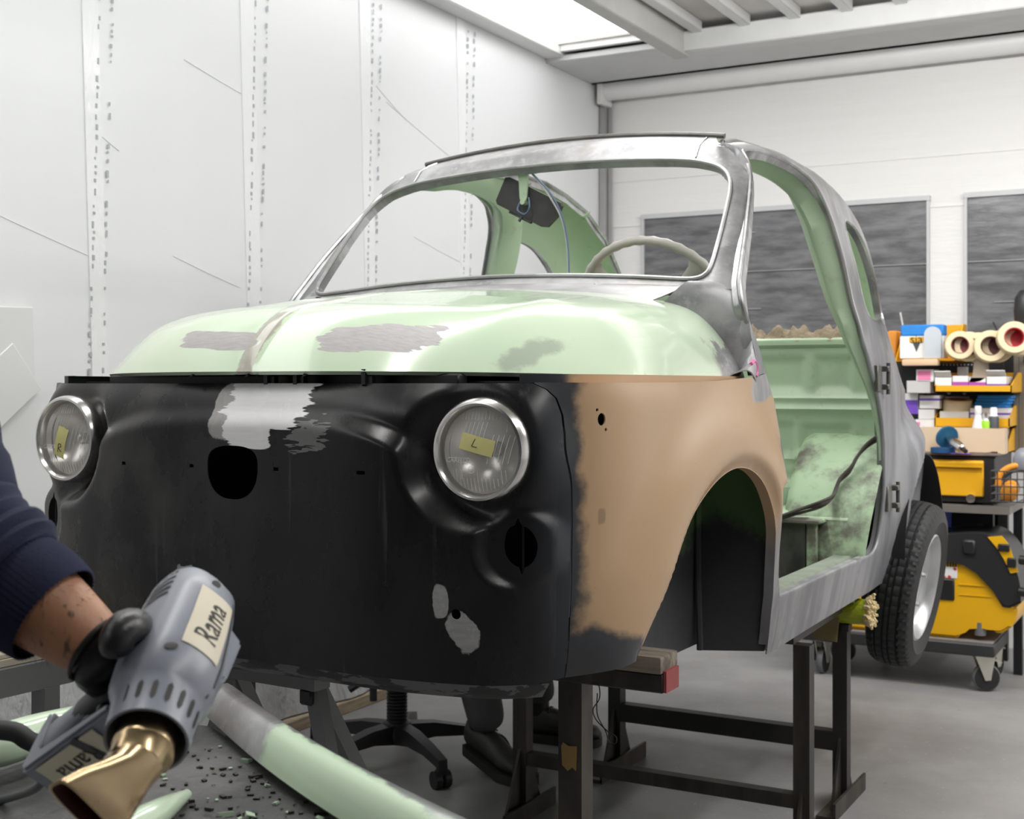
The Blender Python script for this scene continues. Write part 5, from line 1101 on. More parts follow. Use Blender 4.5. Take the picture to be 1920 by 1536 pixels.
# wooden box, bottles, sander on the worktop
m_ply = simple('pale_plywood', (.68, .52, .36), .6, var=.08, scale=4)
x0, x1, z0, z1 = span(1722, 1884, 846, 804, 4.0); zw = PZ_(1800, 856, YC)+.012
e = empty('wooden_box', ((x0+x1)/2, 4.06, zw), 'open pale plywood box on the cart worktop', 'box')
for (c, s) in ((((x0+x1)/2, 4.0, (zw+z1)/2), (x1-x0, .010, z1-zw)), (((x0+x1)/2, 4.085, (zw+z1)/2), (x1-x0, .010, z1-zw)), ((x0+.005, 4.05, (zw+z1)/2), (.010, .09, z1-zw)), ((x1-.005, 4.05, (zw+z1)/2), (.010, .09, z1-zw))):
    bm = NB(); box(bm, c, s); obj('side_board', bm, m_ply, e, flat=True)
bm = NB(); box(bm, ((x0+x1)/2, 4.05, zw+.004), (x1-x0-.02, .09, .008)); obj('base_board', bm, m_ply, e, flat=True)
def bottle(px, py0, py1, r, prof, mat, label, cat, name, capm=None, Y=4.05):
    p = P(px, py1, Y=Y); top = P(px, py0, Y=Y).z; zb = zw+.008; H = top-zb
    e = empty(name, (p.x, Y, zb), label, cat); bm = NB(); M = Matrix.Translation((p.x, Y, zb)); n = len(prof)
    lathe(bm, [(0, 0)]+[(r*a, H*b) for a, b in prof if b <= .80]+([(0, H*.8)] if capm else []), M, 24); obj('body', bm, mat, e)
    if capm: bm = NB(); lathe(bm, [(r*a, H*b) for a, b in prof if b >= .80]+[(0, H)], M, 24); obj('cap', bm, capm, e)
    return e, p.x, zb, H
bottle(1834, 761, 805, .026, [(1, 0), (1, .5), (.62, .72), (.5, .80), (.55, .82), (.55, .97), (.4, 1)], m_white, 'white plastic squeeze bottle in the wooden box', 'bottle', 'squeeze_bottle', m_white, 4.04)
bottle(1849, 774, 805, .021, [(1, 0), (1, .76), (.8, .80), (.7, .83), (.7, .97), (.5, 1)], simple('lime_label', (.30, .62, .01), .4, var=.05), 'lime green aerosol can in the wooden box', 'aerosol can', 'aerosol_can', m_chrome, 4.04)
bottle(1863, 764, 805, .022, [(1, 0), (1, .76), (.8, .80), (.66, .83), (.66, .97), (.5, 1)], simple('black_white_label', (.05, .055, .06), .4), 'black aerosol can with white cap right of the green one', 'aerosol can', 'aerosol_can', m_white, 4.045)
e = empty('polisher', P(1785, 830, Y=3.97), 'silver handheld grinder with a blue abrasive disc on the worktop', 'grinder')
c0 = P(1776, 820, Y=3.955); d = (P(1806, 843, Y=3.86)-c0).normalized()
bm = NB(); cyl(bm, c0-d*.008, c0+d*.004, .048, seg=32); obj('abrasive_disc', bm, simple('blue_abrasive', (.01, .10, .20), .8, var=.3, scale=60), e)
bm = NB(); tube(bm, [c0+d*.004, c0+d*.02, c0+d*.04, c0+d*.10, c0+d*.125, c0+d*.13], [.012, .014, .020, .021, .018, .012], 18); obj('body', bm, m_chrome, e)
bm = NB(); cyl(bm, c0+d*.128, c0+d*.155, .009, seg=12); obj('air_inlet', bm, m_blackpl, e)
for k in range(3):
    p = P(1768, 842-3*k, Y=3.94); p.z = zw+.004+.007*k; bm = NB(); cyl(bm, p, p+Vector((0, 0, .0065)), .050, seg=30); tag(obj('abrasive_disc', bm, simple('blue_disc', (.01, .07, .19), .8, var=.2, scale=50)), ['bottom', 'middle', 'top'][k]+' blue disc of the flat stack on the worktop', 'disc', 'blue discs on the worktop')
p = P(1790, 847, Y=3.925); p.z = zw+.001; bm = NB(); box(bm, p, (.13, .03, .004), bev=.001); tag(obj('purple_pad', bm, simple('violet_pad', (.22, .12, .50), .7)), 'thin violet pad in front of the blue disc stack', 'pad')
p = P(1847, 840, Y=3.945); p.z = zw+.004; bm = NB(); tube(bm, [p+Vector((-.06, .0, 0)), p, p+Vector((.03, .01, 0))], [.003, .003, .006], 8); box(bm, p+Vector((.035, .01, .002)), (.025, .012, .01)); tag(obj('small_tool', bm, m_stand), 'small dark steel tool lying on the worktop edge', 'tool')
# wire basket with ear defenders at the right edge
e = empty('wire_basket', P(1890, 930, Y=3.80), 'black wire basket hanging on the cart side above the tray', 'basket')
bx0, bx1, bz0, bz1 = span(1858, 1945, 940, 886, 3.78)
for k, z in enumerate(np.linspace(bz0, bz1, 5)):
    bm = NB(); tube(bm, [(bx0, 3.93, z), (bx0, 3.78, z), (bx1, 3.78, z), (bx1, 3.93, z)], .0028, 6); obj('wire', bm, m_blackpl, e)
for xx in np.linspace(bx0, bx1, 8):
    bm = NB(); tube(bm, [(xx, 3.93, bz0), (xx, 3.78, bz0), (xx, 3.78, bz1)], .002, 6); obj('wire', bm, m_blackpl, e)
m_or = simple('orange_plastic', (.80, .32, .03), .4, var=.05)
e = empty('ear_defenders', P(1895, 910, Y=3.84), 'orange ear defenders with a padded band in the wire basket', 'ear defenders')
bm = NB(); pts = [P(px, py, Y=3.85) for px, py in ((1872, 912), (1876, 890), (1895, 876), (1920, 874), (1940, 884))]
for k in range(5): pass
tube(bm, pts, [.014, .014, .014, .014, .014], 10, smooth=5); obj('headband', bm, m_or, e)
bm = NB(); tube(bm, [p+Vector((.004, -.002, -.018)) for p in pts[1:]], .008, 8, smooth=5); obj('band_padding', bm, m_blackpl, e)
c = P(1893, 922, Y=3.835); M = Matrix.Translation(c) @ axes((0, 0, 0), (1, .2, -.35), (.3, -.2, .9)) @ Matrix.Diagonal((1.0, 1.35, 1, 1))
bm = NB(); lathe(bm, [(0, .034), (.018, .032), (.030, .022), (.034, .008), (.034, -.012), (.028, -.014), (0, -.014)], M, 28); obj('ear_cup', bm, m_or, e)
bm = NB(); lathe(bm, [(.032, -.014), (.036, -.02), (.034, -.032), (.024, -.032), (.02, -.02)], M, 28); obj('cushion', bm, m_blackpl, e)
c = P(1912, 862, Y=3.88); bm = NB(); lathe(bm, [(0, .06), (.02, .057), (.038, .04), (.046, .015), (.048, -.02), (.044, -.03), (0, -.03)], Matrix.Translation(c+Vector((.02, 0, -.01))), 28); e2 = empty('respirator_shell', c, 'smooth grey plastic dome behind the ear defenders', 'dome'); obj('shell', bm, simple('grey_blue_plastic', (.24, .25, .28), .35), e2)
c = P(1919, 585, Y=4.1); bm = NB(); lathe(bm, [(0, .095), (.03, .09), (.05, .06), (.055, .0), (.05, -.05), (.03, -.085), (0, -.09)], Matrix.Translation(c+Vector((.015, 0, 0))), 24); e2 = empty('hanging_mask', c, 'black mask hanging above the tape rolls at the right edge', 'mask'); obj('shell', bm, m_blackpl, e2); bm = NB(); tube(bm, [c+Vector((.02, .0, -.08)), c+Vector((.0, .1, -.16)), c+Vector((-.02, .22, -.22))], .01, 8); obj('strap', bm, m_blackpl, e2)
# loose rods standing behind the shelf
for (pa, pb, mm, lb) in (((1862, 604), (1880, 640), m_ink, 'thin black rod leaning behind the tape rolls'), ((1688, 586), (1693, 612), m_greycard, 'thin pale rod standing behind the white box')):
    bm = NB(); tube(bm, [P(*pa, Y=4.31), P(*pb, Y=4.30), P(pb[0]+2, pb[1]+70, Y=4.30)], .004, 8); tag(obj('rod', bm, mm), lb, 'rod')
# blue bin under the tray
bx0, bx1, bz0, bz1 = span(1706, 1768, 1010, 957, 3.98); z_s = .31
e = empty('blue_crate', ((bx0+bx1)/2, 4.08, z_s), 'blue plastic crate on the lower shelf of the cart', 'crate')
bm = NB(); loft(bm, [[Vector((a, b, z)) for a, b in ((bx0+k, 3.98+k), (bx1-k, 3.98+k), (bx1-k, 4.18-k), (bx0+k, 4.18-k))] for z, k in ((z_s, .012), (bz1, 0))], caps=True); obj('body', bm, simple('blue_plastic', (.006, .035, .22), .4), e, flat=True)
bm = NB(); box(bm, ((bx0+bx1)/2, 4.08, bz1+.004), (bx1-bx0+.016, .216, .014), bev=.003); obj('rim', bm, simple('blue_plastic_rim', (.006, .035, .22), .4), e)

# ------------------------------------------------------------------ yellow vacuum on its dolly
dl = empty('dolly', (.33, 3.86, 0), 'black four castor dolly under the yellow vacuum', 'dolly')
dX0, dX1, dY0, dY1, dZ = -.10, .70, 3.66, 4.02, .20
bm = NB()
box(bm, ((dX0+dX1)/2, (dY0+dY1)/2, dZ-.03), (dX1-dX0, dY1-dY0, .05), bev=.006); obj('frame', bm, simple('dusty_black_frame', (.03, .03, .031), .5, var=.4), dl)
bm = NB(); box(bm, ((dX0+dX1)/2, (dY0+dY1)/2, dZ-.003), (dX1-dX0-.02, dY1-dY0-.02, .006)); obj('deck', bm, simple('dusty_deck', (.22, .20, .19), .7, var=.3), dl)
m_cw = simple('grey_castor_rubber', (.16, .16, .165), .6); m_zinc = Mat('zinc_plate', (.62, .60, .52), .35, .8).m
for k, (xx, yy) in enumerate(((dX1-.06, dY0+.05), (dX0+.10, dY0+.05), (dX1-.06, dY1-.04), (dX0+.10, dY1-.04))):
    a = (.5, 1.5, 1.2, .3)[k]; d = Vector((math.cos(a), math.sin(a), 0)); q = Vector((-d.y, d.x, 0)); c = Vector((xx, yy, .055))+d*.02
    bm = NB(); lathe(bm, [(.0, -.014), (.03, -.015), (.05, -.013), (.055, -.006), (.055, .006), (.05, .013), (.03, .015), (0, .014)], Matrix.Translation(c) @ axes((0, 0, 0), (0, 0, 1), d), 28, mis=[1, 1, 0, 0, 0, 1, 1]); cs = obj('castor_wheel', bm, [m_cw, m_blackpl], dl)
    bm = NB()
    for s in (1, -1): prism(bm, [(-.05, .09), (.03, .09), (.012, -.008), (-.010, -.010)], axes(c+q*(.020*s), d, (0, 0, 1)), .003)
    box(bm, c+Vector((0, 0, .088))-d*.012, (.07, .05, .006), Matrix.Rotation(a, 3, 'Z')); cyl(bm, c-q*.024, c+q*.024, .006, seg=10); box(bm, c+d*.045+Vector((0, 0, .065)), (.03, .03, .006), Matrix.Rotation(a, 3, 'Z') @ Matrix.Rotation(.4, 3, 'Y')); obj('fork', bm, m_zinc, cs, flat=True)
vc = empty('vacuum_cleaner', (.33, 3.86, dZ), 'yellow and black workshop vacuum standing on the dolly', 'vacuum')
YV = 3.70
def v2(pts): return [(P(a, b, Y=YV).x, P(a, b, Y=YV).z) for a, b in pts]
m_vy = simple('vacuum_yellow', (.80, .43, .008), .35, var=.05)
zb = dZ+.002
body = cr(v2([(1530, 1120), (1560, 1060), (1640, 1046), (1770, 1042), (1812, 1050), (1838, 1068), (1860, 1100), (1884, 1135), (1905, 1140), (1905, 1160), (1895, 1178)]), 5); body = [(float(a), float(b)) for a, b in body]
low = v2([(1878, 1188)])[0]
arch = v2([(1868, 1188), (1856, 1176), (1840, 1173), (1815, 1174), (1806, 1182), (1800, 1190)])
poly = body+[(low[0], max(low[1], zb))]+[(a, max(b, zb)) for a, b in arch]+[(arch[-1][0]-.01, zb), (body[0][0], zb)]
bm = NB(); prism(bm, poly, axes((0, YV+.32, 0), (1, 0, 0), (0, 0, 1)), .32)
bmesh.ops.bevel(bm, geom=[e for e in bm.edges if abs(abs((e.verts[0].co-e.verts[1].co).normalized().y)) < .1], offset=.012, segments=3, affect='EDGES'); obj('tank', bm, m_vy, vc, ang=.6)
head = cr(v2([(1520, 1062), (1560, 1030), (1640, 1012), (1720, 1006), (1790, 1001), (1840, 1000), (1868, 1010), (1890, 1035), (1906, 1068), (1914, 1100), (1915, 1130)]), 5)
edge = v2([(1893, 1140), (1880, 1138), (1858, 1102), (1836, 1071), (1810, 1054), (1770, 1046), (1640, 1050), (1560, 1064)])
bm = NB(); prism(bm, [(float(a), float(b)) for a, b in head]+edge, axes((0, YV+.335, 0), (1, 0, 0), (0, 0, 1)), .35)
bmesh.ops.bevel(bm, geom=[e for e in bm.edges if abs(abs((e.verts[0].co-e.verts[1].co).normalized().y)) < .1], offset=.012, segments=3, affect='EDGES'); obj('motor_head', bm, simple('vacuum_black', (.022, .022, .024), .4), vc, ang=.6)
stripe = v2([(1856, 1004), (1872, 1010), (1892, 1040), (1908, 1072), (1912, 1100), (1902, 1076), (1886, 1048), (1868, 1022)])
st_b = v2([(1855, 1006), (1880, 1012), (1900, 1044), (1912, 1085), (1909, 1074), (1905, 1072), (1893, 1072), (1882, 1050), (1868, 1024)])
bm = NB(); prism(bm, v2([(1853, 1006), (1880, 1004), (1893, 1020), (1911, 1072), (1896, 1074), (1884, 1048), (1870, 1026)]), axes((0, YV-.016, 0), (1, 0, 0), (0, 0, 1)), .004); obj('yellow_panel', bm, m_vy, vc, flat=True)
for (pa, pb) in (((1876, 1020), (1892, 1032)), ((1893, 1046), (1904, 1062))):
    a_, b_ = v2([pa, pb]); bm = NB(); box(bm, ((a_[0]+b_[0])/2, YV-.022, (a_[1]+b_[1])/2), (abs(b_[0]-a_[0])+.012, .016, abs(a_[1]-b_[1])+.006), bev=.004); obj('switch', bm, m_blackpl, vc)
for (py) in (1050, 1110):
    c = P(1912, py, Y=YV-.02); bm = NB(); cyl(bm, c, c+Vector((.10, -.02, .0)), .018, seg=14); obj('hose_socket', bm, m_blackpl, vc)
for k in range(4):
    c = P(1777+5*k, 1057, Y=YV-.001); bm = NB(); box(bm, c, (.005, .004, .026)); obj('vent_slot_patch', bm, m_ink, vc, flat=True)
x0, x1, z0, z1 = span(1766, 1795, 1083, 1064, YV); bm = NB(); box(bm, ((x0+x1)/2, YV-.001, (z0+z1)/2), (x1-x0, .003, z1-z0), bev=.001, mi=0); obj('warning_sticker', bm, m_white, vc, flat=True)
for (fx, fz) in ((.12, .85), (.85, .85), (.15, .1), (.5, .12)):
    bm = NB(); box(bm, (x0+(x1-x0)*fx, YV-.003, z0+(z1-z0)*fz), ((x1-x0)*.2, .002, (z1-z0)*.22), Matrix.Rotation(.5, 3, 'Y')); obj('red_mark', bm, simple('red_print', (.6, .04, .03), .5), vc, flat=True)
x0, x1, z0, z1 = span(1752, 1790, 1124, 1086, YV); bm = NB(); box(bm, ((x0+x1)/2, YV, (z0+z1)/2), (x1-x0, .012, z1-z0), bev=.005); obj('latch', bm, m_blackpl, vc)
x0, x1, z0, z1 = span(1798, 1860, 1115, 1100, YV); bm = NB(); box(bm, ((x0+x1)/2, YV-.001, z1), (x1-x0, .006, .004)); box(bm, ((x0+x1)/2, YV-.001, z0), (x1-x0, .004, .003)); obj('moulded_rib', bm, m_vy, vc, flat=True)
c = P(1817, 1026, Y=YV-.016); bm = NB(); box(bm, c, (.05, .02, .06), bev=.008); obj('head_clip', bm, m_blackpl, vc)
c = P(1838, 1190, Y=YV+.02); bm = NB(); cyl(bm, c+Vector((0, 0, -.002)), c+Vector((0, 0, .05)), .022, seg=16); obj('foot_roller', bm, m_cw, vc)

# ------------------------------------------------------------------ heat gun and the hand that holds it
gun = empty('heat_gun', cw(-.297, -.255, 1.185), 'grey plastic heat gun with brass nozzle and cream name stickers, held by a gloved hand', 'heat gun')
g0, g1 = P(362, 1125, d=1.275), P(274, 1390, d=1.10)
ga = (g1-g0).normalized(); GL = (g1-g0).length
E_ = cw(-.418, -.345, 1.235); gm = g0+ga*GL*.50
gh = (E_-gm); gh = (gh-ga*gh.dot(ga)).normalized(); gn = ga.cross(gh).normalized()
if gn.z < 0 and False: gn = -gn
# local frame: x = handle direction, y = side normal, z = axis towards the nozzle
G = Matrix.Translation(g0) @ Matrix((gh, ga.cross(gh), ga)).transposed().to_4x4()
m_gun = simple('grey_blue_gun_plastic', (.235, .255, .30), .34, var=.05, scale=6)
m_gund = simple('dark_gun_rubber', (.05, .052, .058), .5)
x = Mat('heat_tinted_brass', (.62, .47, .27), .22, 1.0); n1 = x.noise(18, 4); n2 = x.noise(60, 3, (1, 1, 1)); x.set('Base Color', x.mix(x.rng(n1, .55, .68), x.mix(n2, (.66, .50, .27), (.56, .42, .28)), (.24, .16, .09))); x.set('Roughness', x.mixf(n1, .16, .36)); m_brass = x.m
def sup(rx, ry, z, n=36, p=2.3, oy=0, ox=0):
    return [G @ Vector((ox+rx*math.copysign(abs(math.cos(a))**(2/p), math.cos(a)), oy+ry*math.copysign(abs(math.sin(a))**(2/p), math.sin(a)), z)) for a in np.linspace(0, 2*math.pi, n+1)[:-1]]
L = GL
bm = NB(); loft(bm, [sup(.018, .018, -.012), sup(.030, .031, -.008, p=2.6), sup(.037, .037, .004, p=2.8), sup(.041, .040, .03, p=2.7), sup(.0445, .043, .07, p=2.5), sup(.046, .0445, .11, p=2.4), sup(.0455, .044, .140, p=2.2), sup(.0405, .0400, .152, p=2.1), sup(.0385, .0385, .158, p=2), sup(.036, .036, L, p=2), sup(.0335, .0335, L, p=2), sup(.0325, .0325, L-.030, p=2)], caps=False)
bmesh.ops.holes_fill(bm, edges=[e for e in bm.edges if e.is_boundary and (e.verts[0].co-g0).length < .05]); obj('housing', bm, m_gun, gun)
bm = NB(); loft(bm, [sup(.0324, .0324, L-.031, p=2), sup(.001, .001, L-.031, p=2)], caps=False); obj('inner_shroud', bm, m_ink, gun)
def onskin(a, z, r=.0462, dx=0):
    rx = float(np.interp(z, [-.008, .004, .03, .07, .11, .14, .152, .158, L], [.030, .037, .041, .0445, .046, .0455, .0407, .0387, .0362])); ry = rx*.975
    p = float(np.interp(z, [0, .03, .07, .11, .14, .158], [2.8, 2.7, 2.5, 2.4, 2.2, 2]))
    c, s_ = math.cos(a), math.sin(a); return Vector((rx*math.copysign(abs(c)**(2/p), c), ry*math.copysign(abs(s_)**(2/p), s_), z))
def skin_patch(a0, a1, z0, z1, off, na=14, nz=10, skew=0):
    bm = NB(); g = []
    for j in range(nz+1):
        z = z0+(z1-z0)*j/nz; g.append([bm.verts.new(G @ (lambda q: q+Vector((q.x, q.y, 0)).normalized()*off)(onskin(a0+(a1-a0)*i/na+skew*(z-z0), z))) for i in range(na+1)])
    for j in range(nz):
        for i in range(na): bm.faces.new((g[j][i], g[j][i+1], g[j+1][i+1], g[j+1][i]))
    return bm
# which way round does the camera look from? angle of the camera direction in the gun frame
vc_ = (G.inverted() @ Vector(CAM)); CA = math.atan2(vc_.y, vc_.x)
sgn = 1 if (G.to_3x3() @ Vector((math.cos(CA+.8), math.sin(CA+.8), 0))).dot(Vector(CR)) > 0 else -1   # + turns towards picture right
m_label = simple('cream_sticker', (.70, .64, .50), .5, var=.06, scale=20)
def slot(a, z0, z1, wd, name='vent_slot_patch', mat=None):  # dark patch laid on the skin; the slot's inner shade is only colour
    bm = NB(); n = 6; A = []
    for k in range(n+1):
        z = z0+(z1-z0)*k/n; A.append(z)
    g = []
    for z in A:
        e = min(1, math.sqrt(max(0, 1-((z-(z0+z1)/2)/((z1-z0)/2))**8))+.05); rx = .043
        g.append([bm.verts.new(G @ (lambda q: q+Vector((q.x, q.y, 0)).normalized()*o_)(onskin(a+i*wd*e/rx/2, z))) for i, o_ in ((-1, .0006), (0, .0006), (1, .0006))])
    for u, v in zip(g, g[1:]):
        for i in range(2): bm.faces.new((u[i], u[i+1], v[i+1], v[i]))
    obj(name, bm, m_ink, gun)
for k in range(-3, 5): slot(CA+sgn*(.13+.34*k), L-.034, L-.012, .0055)
for k in range(5): 
    a0 = CA-sgn*(.95); z = .006+k*.0095
    bm = skin_patch(a0-.30, a0+.28, z, z+.0042, .0007, 8, 2); obj('vent_slot_patch', bm, m_ink, gun)
for (a, z) in ((CA+sgn*.45, .012), (CA-sgn*.10, .128)):
    q = onskin(a, z); nn_ = Vector((q.x, q.y, 0)).normalized(); c = G @ (q+nn_*.0005); dd = G.to_3x3() @ nn_
    bm = NB(); a_, b_, _ = frame(dd); loft(bm, [[c+a_*.0062*math.cos(t)+b_*.0045*math.sin(t) for t in np.linspace(0, 6.283, 15)[:-1]], [c+dd*.0002+a_*.004*math.cos(t)+b_*.003*math.sin(t) for t in np.linspace(0, 6.283, 15)[:-1]]]); obj('screw_recess', bm, m_ink, gun)
la0, la1 = CA+sgn*.18, CA+sgn*.98
bm = skin_patch(la0, la1, .028, .118, .0008, 16, 12, skew=-sgn*1.2)
lz0, lz1, lac = .032, .116, (la0+la1)/2
def bend(q):
    z = .073-q.x; a = lac-sgn*1.2*(z-.028)+sgn*(-q.y)/.044*-1*(-1)
    p = onskin(a, z); return G @ (p+Vector((p.x, p.y, 0)).normalized()*.0014)
lb = obj('name_sticker', bm, m_label, gun); bm = NB(); text_bm(bm, 'Rama', .027, None, 0, bend=bend); obj('lettering', bm, m_ink, lb)
bm = skin_patch(CA+sgn*1.05, CA+sgn*1.12, .0, .15, .0005, 2, 10); obj('mould_line', bm, m_gund, gun)
# standing foot at the right of the housing
rd = G.to_3x3() @ Vector((math.cos(CA+sgn*1.75), math.sin(CA+sgn*1.75), 0)); fm = axes(G @ Vector((0, 0, .045)), ga, rd)
bm = NB(); prism(bm, [(-.025, .03), (.0, .055), (.055, .050), (.085, .03)], fm @ Matrix.Translation((0, 0, -.014)), .028); bmesh.ops.bevel(bm, geom=list(bm.edges), offset=.003, segments=2, affect='EDGES'); obj('rest_foot', bm, m_gun, gun)
# handle (grip + front guard + butt)
def hb(x_, z_, wx, wy, p=3.0, n=24):
    return [G @ Vector((x_, wy*math.copysign(abs(math.sin(a))**(2/p), math.sin(a)), z_+wx*math.copysign(abs(math.cos(a))**(2/p), math.cos(a)))) for a in np.linspace(0, 2*math.pi, n+1)[:-1]]
bm = NB(); loft(bm, [hb(.035, .070, .030, .024), hb(.06, .066, .024, .020), (hb(.10, .070, .021, .019)), hb(.135, .078, .023, .021), hb(.160, .088, .034, .024), hb(.172, .090, .036, .025)]); obj('grip', bm, m_gun, gun)
bm = NB(); loft(bm, [hb(.04, .070, .031, .0245), hb(.06, .066, .0248, .0208), hb(.10, .070, .0218, .0198), hb(.125, .074, .0225, .0208)]); obj('grip_rubber', bm, m_gund, gun)
bm = NB(); q = [(.040, .148), (.172, .128), (.178, .118), (.172, .070), (.166, .052), (.158, .056), (.160, .108), (.150, .118), (.040, .136)]
prism(bm, q, G @ axes((0, -.026, 0), (1, 0, 0), (0, 0, 1)) , -.052); bmesh.ops.bevel(bm, geom=list(bm.edges), offset=.003, segments=2, affect='EDGES'); obj('front_guard', bm, m_gun, gun, ang=.5)
f0 = Vector((.058, 0, .1453)); fd = Vector((.132, 0, -.020)).normalized(); up_ = Vector((0, 1, 0))
fn = fd.cross(up_); fn = fn if fn.z > 0 else -fn
LM = G @ (Matrix.Translation(Vector((.112, 0, .1371+.0008)) + fn*.0012) @ Matrix((-fd, (fn.cross(-fd)), fn)).transposed().to_4x4())
bm = NB(); box(bm, (0, 0, 0), (.088, .040, .0008)); bmesh.ops.transform(bm, matrix=LM, verts=bm.verts); ls = obj('name_sticker', bm, m_label, gun, flat=True)
bm = NB(); text_bm(bm, 'Rama', .026, LM @ Matrix.Rotation(math.pi if (LM.to_3x3() @ Vector((1, 0, 0))).dot(Vector(CR)) > 0 else 0, 4, 'Z'), .0012); obj('lettering', bm, m_ink, ls, flat=True)
bm = NB(); box(bm, (.022, 0, .0006), (.010, .036, .0008)); bmesh.ops.transform(bm, matrix=LM @ Matrix.Rotation(.25, 4, 'Z'), verts=bm.verts); obj('tape_strip', bm, m_gund, ls, flat=True)
bm = NB(); tube(bm, [G @ Vector((.170, 0, .085)), G @ Vector((.20, .01, .08)), G @ Vector((.27, .03, .04)), G @ Vector((.40, .05, -.05))], [.009, .0055, .0045, .0045], 10, smooth=5); obj('power_cord', bm, m_gund, gun)
bm = NB(); box(bm, G @ Vector((.038, 0, .10)), (.02, .012, .03), G.to_3x3(), bev=.004); obj('trigger', bm, m_ink, gun)
# brass nozzle: collar, reducer, flat fan mouth
def flat(z, rx, ry, rot, off=(0, 0), p=2.4, n=36):
    c, s_ = math.cos(rot), math.sin(rot)
    o_ = []
    for a in np.linspace(0, 2*math.pi, n+1)[:-1]:
        u = rx*math.copysign(abs(math.cos(a))**(2/p), math.cos(a)); v = ry*math.copysign(abs(math.sin(a))**(2/p), math.sin(a)); o_.append(G @ Vector((off[0]+u*c-v*s_, off[1]+u*s_+v*c, z)))
    return o_
ra = CA+sgn*math.radians(78)
hd = (math.cos(CA+sgn*(-1.9)), math.sin(CA+sgn*(-1.9)))     # mouth bends towards picture lower left
of = lambda k: (hd[0]*k, hd[1]*k)
bm = NB(); loft(bm, [flat(L-.03, .0245, .0245, ra), flat(L+.006, .0245, .0245, ra), flat(L+.009, .026, .026, ra), flat(L+.014, .026, .026, ra), flat(L+.017, .0235, .0235, ra, of(.001)), flat(L+.030, .0225, .0225, ra, of(.004))], caps=False); nb = obj('nozzle', bm, m_brass, gun)
rb = CA+sgn*2.25
bm = NB(); loft(bm, [flat(L+.030, .0230, .0230, rb, of(.004)), flat(L+.040, .0225, .0205, rb, of(.008)), flat(L+.052, .027, .0160, rb, of(.014), 2.8), flat(L+.066, .033, .0120, rb, of(.022), 3.4), flat(L+.080, .0365, .0105, rb, of(.030), 4), flat(L+.081, .034, .0085, rb, of(.030), 4)], caps=False); o = obj('fan_mouth', bm, m_brass, nb)
bm = NB(); loft(bm, [flat(L+.0805, .034, .0085, rb, of(.030), 4), flat(L+.06, .026, .010, rb, of(.022), 3)], caps=False); bmesh.ops.holes_fill(bm, edges=[e for e in bm.edges if e.is_boundary and (G.inverted() @ e.verts[0].co).z < L+.065]); obj('mouth_inside', bm, simple('hot_dark_inside', (.05, .006, .004), .6), nb)

# the mechanic's arm
man = empty('person', cw(-.50, -.10, 1.20), 'arm in navy sweatshirt sleeve with black glove reaching in from the left', 'person')
def ringtube(cs, rads, n=28, fold=0, seed=0):
    """fleshy tube: centres, (rx,ry) radii, optional cloth folds"""
    rr = []; a = None
    for i, c in enumerate(cs):
        t = (cs[min(i+1, len(cs)-1)]-cs[max(i-1, 0)]).normalized()
        if a is None: a, b, _ = frame(t, Vector(CF))
        else: a = (a-t*a.dot(t)).normalized(); b = t.cross(a)
        ring = []
        for k in range(n):
            th = 2*math.pi*k/n; rx, ry = rads[i]
            f = 1+fold*(noise.noise(Vector((math.cos(th)*1.2+seed, math.sin(th)*1.2, i*.45)))+.6*math.sin(i*1.7+1.5*math.sin(th+seed)))
            ring.append(c+(a*rx*math.cos(th)+b*ry*math.sin(th))*f)
        rr.append(ring)
    return rr
wr = P(178, 1212, d=1.195); eb = P(-205, 915, d=1.25)
NA = 12; tf = np.linspace(0, 1, NA)
fa = [wr+(eb-wr)*t for t in np.linspace(.005, .9, NA)]
frad = [(float(np.interp(t, [0, .12, .3, .6, 1], [.0305, .036, .043, .048, .05])), float(np.interp(t, [0, .12, .3, .6, 1], [.032, .037, .044, .048, .05]))) for t in tf]
bm = NB(); loft(bm, ringtube(fa, frad)); obj('forearm', bm, m_skin, man)
# arm hairs
bm = NB(); rr = random.Random(5); rings = ringtube(fa, frad)
for k in range(300):
    i = rr.uniform(1.2, 4.2); j = rr.randrange(28); i0 = int(i); p = rings[i0][j]*(1-(i-i0))+rings[i0+1][j]*(i-i0); c = fa[i0]; n_ = (p-c).normalized()
    d = (wr-eb).normalized()*rr.uniform(.6, 1.1)+n_*rr.uniform(.3, .8)+Vector((rr.uniform(-.4, .4), rr.uniform(-.4, .4), rr.uniform(-.4, .2)))
    tube(bm, [p-n_*.001, p+d*.003, p+d*.007+Vector((0, 0, -.001))], [.00014, .00012, .00006], 3, caps=False)
o = obj('arm_hair', bm, m_ink, man); o['kind'] = 'stuff'
ax_ = (eb-wr).normalized()
cuff0 = wr+ax_*.050
cc = [cuff0+ax_*t for t in np.linspace(0, .055, 8)]
def rib_ring(cs, rads, n=120):
    rr_ = ringtube(cs, rads, n)
    return [[p+(p-c).normalized()*(.0017 if k % 2 else -.0012) for k, p in enumerate(r)] for r, c in zip(rr_, cs)]
bm = NB(); loft(bm, rib_ring(cc, [(.049+.004*math.sin(i*.4), .050+.004*math.sin(i*.4)) for i in range(8)]), caps=False); cu = obj('cuff', bm, m_navy, man, ang=3)
sl = [cuff0+ax_*.050, cuff0+ax_*.060, cuff0+ax_*.075, cuff0+ax_*.095, cuff0+ax_*.115, cuff0+ax_*.14, cuff0+ax_*.165, P(-122, 950, d=1.25), P(-138, 880, d=1.27), P(-150, 795, d=1.30), P(-160, 680, d=1.33)]
slc = [Vector(p[:3]) for p in cr([list(p) for p in sl], 4)]
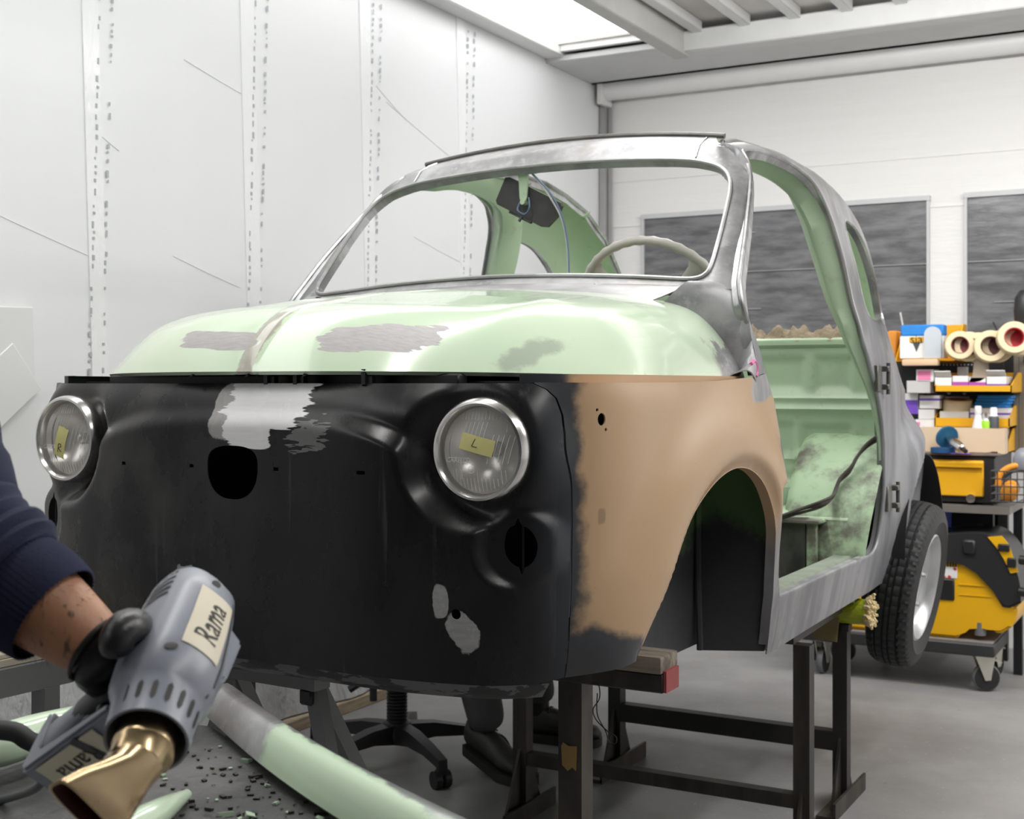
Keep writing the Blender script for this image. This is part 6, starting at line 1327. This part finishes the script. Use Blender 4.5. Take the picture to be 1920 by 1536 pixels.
srad = [tuple(p) for p in cr([(.053, .053), (.062, .062), (.066, .064), (.064, .063), (.070, .068), (.069, .069), (.073, .073), (.076, .076), (.074, .074), (.070, .072), (.070, .072)], 4)]
bm = NB(); loft(bm, ringtube(slc, srad, 40, .045, 3)); obj('sleeve', bm, m_navy, man)
# glove: palm and five fingers closed round the grip
m_glove = Mat('black_nitrile', (.016, .016, .017), .34); m_glove.bump(m_glove.noise(40, 4, (1, 1, 1)), .35, .004); m_glove = m_glove.m
R3 = G.to_3x3()
gp = lambda x_, y_, z_: G @ Vector((x_, y_, z_))
side = 1 if (R3 @ Vector((0, 1, 0))).dot(Vector(CAM)-g0) > 0 else -1     # +: local y faces the camera
bm = NB()
palm = [wr+ax_*.030, wr+ax_*.004, wr-ax_*.014]
kb = gp(.085, side*.012, .028)
V = [wr+ax_*.012, wr-ax_*.008, (wr+kb)*.5, kb+(wr-kb)*.18,
     gp(.058, side*.004, .026), gp(.082, 0, .022), gp(.106, -side*.004, .026), gp(.126, -side*.006, .034)]
E__ = [(0, 1), (1, 2), (2, 3), (3, 4), (3, 5), (3, 6), (3, 7)]
rad = [(.0345, .036), (.036, .038), (.040, .042), (.034, .040), .0135, .014, .0135, .012]
def fing(root, pts, r):
    i = root
    for p, q in zip(pts, r):
        V.append(p); rad.append(q); E__.append((i, len(V)-1)); i = len(V)-1
for root, xx, ln in ((4, .058, 1.0), (5, .080, 1.06), (6, .102, 1.0), (7, .122, .85)):
    y0 = -side*.033
    fing(root, [gp(xx, y0*.95, .040), gp(xx, y0*1.05, .075*ln), gp(xx, y0*.75, .102), gp(xx, side*.004, .1085), gp(xx, side*.018, .100)], [.0118, .0112, .0105, .0100, .0085])
# thumb along the near side of the housing
k = 3
for p, q in ((P(256, 1176, d=1.172), .0195), (P(238, 1174, d=1.148), .0185), (P(221, 1192, d=1.138), .0170), (P(216, 1214, d=1.136), .0165), (P(218, 1234, d=1.138), .0125)):
    V.append(p); rad.append(q); E__.append((k, len(V)-1)); k = len(V)-1
skinned('glove', V, E__, rad, m_glove, man)
gc_ = ringtube([wr-ax_*.003, wr-ax_*.002], [(.0335, .035)]*2, 24)[0]; gc_ = gc_+[gc_[0]]
bm = NB(); tube(bm, gc_, .0025, 8); obj('glove_cuff', bm, m_glove, man)

# thicken the sheet parts for good and crease their edges
bpy.context.view_layer.update(); dg = bpy.context.evaluated_depsgraph_get()
for o in list(bpy.data.objects):
    if o.type == 'MESH' and o.modifiers and o.modifiers[0].type == 'SOLIDIFY':
        me = bpy.data.meshes.new_from_object(o.evaluated_get(dg)); o.modifiers.clear(); old = o.data; o.data = me
        me.polygons.foreach_set('use_smooth', [True]*len(me.polygons)); me.set_sharp_from_angle(angle=.8)
        bpy.data.meshes.remove(old)
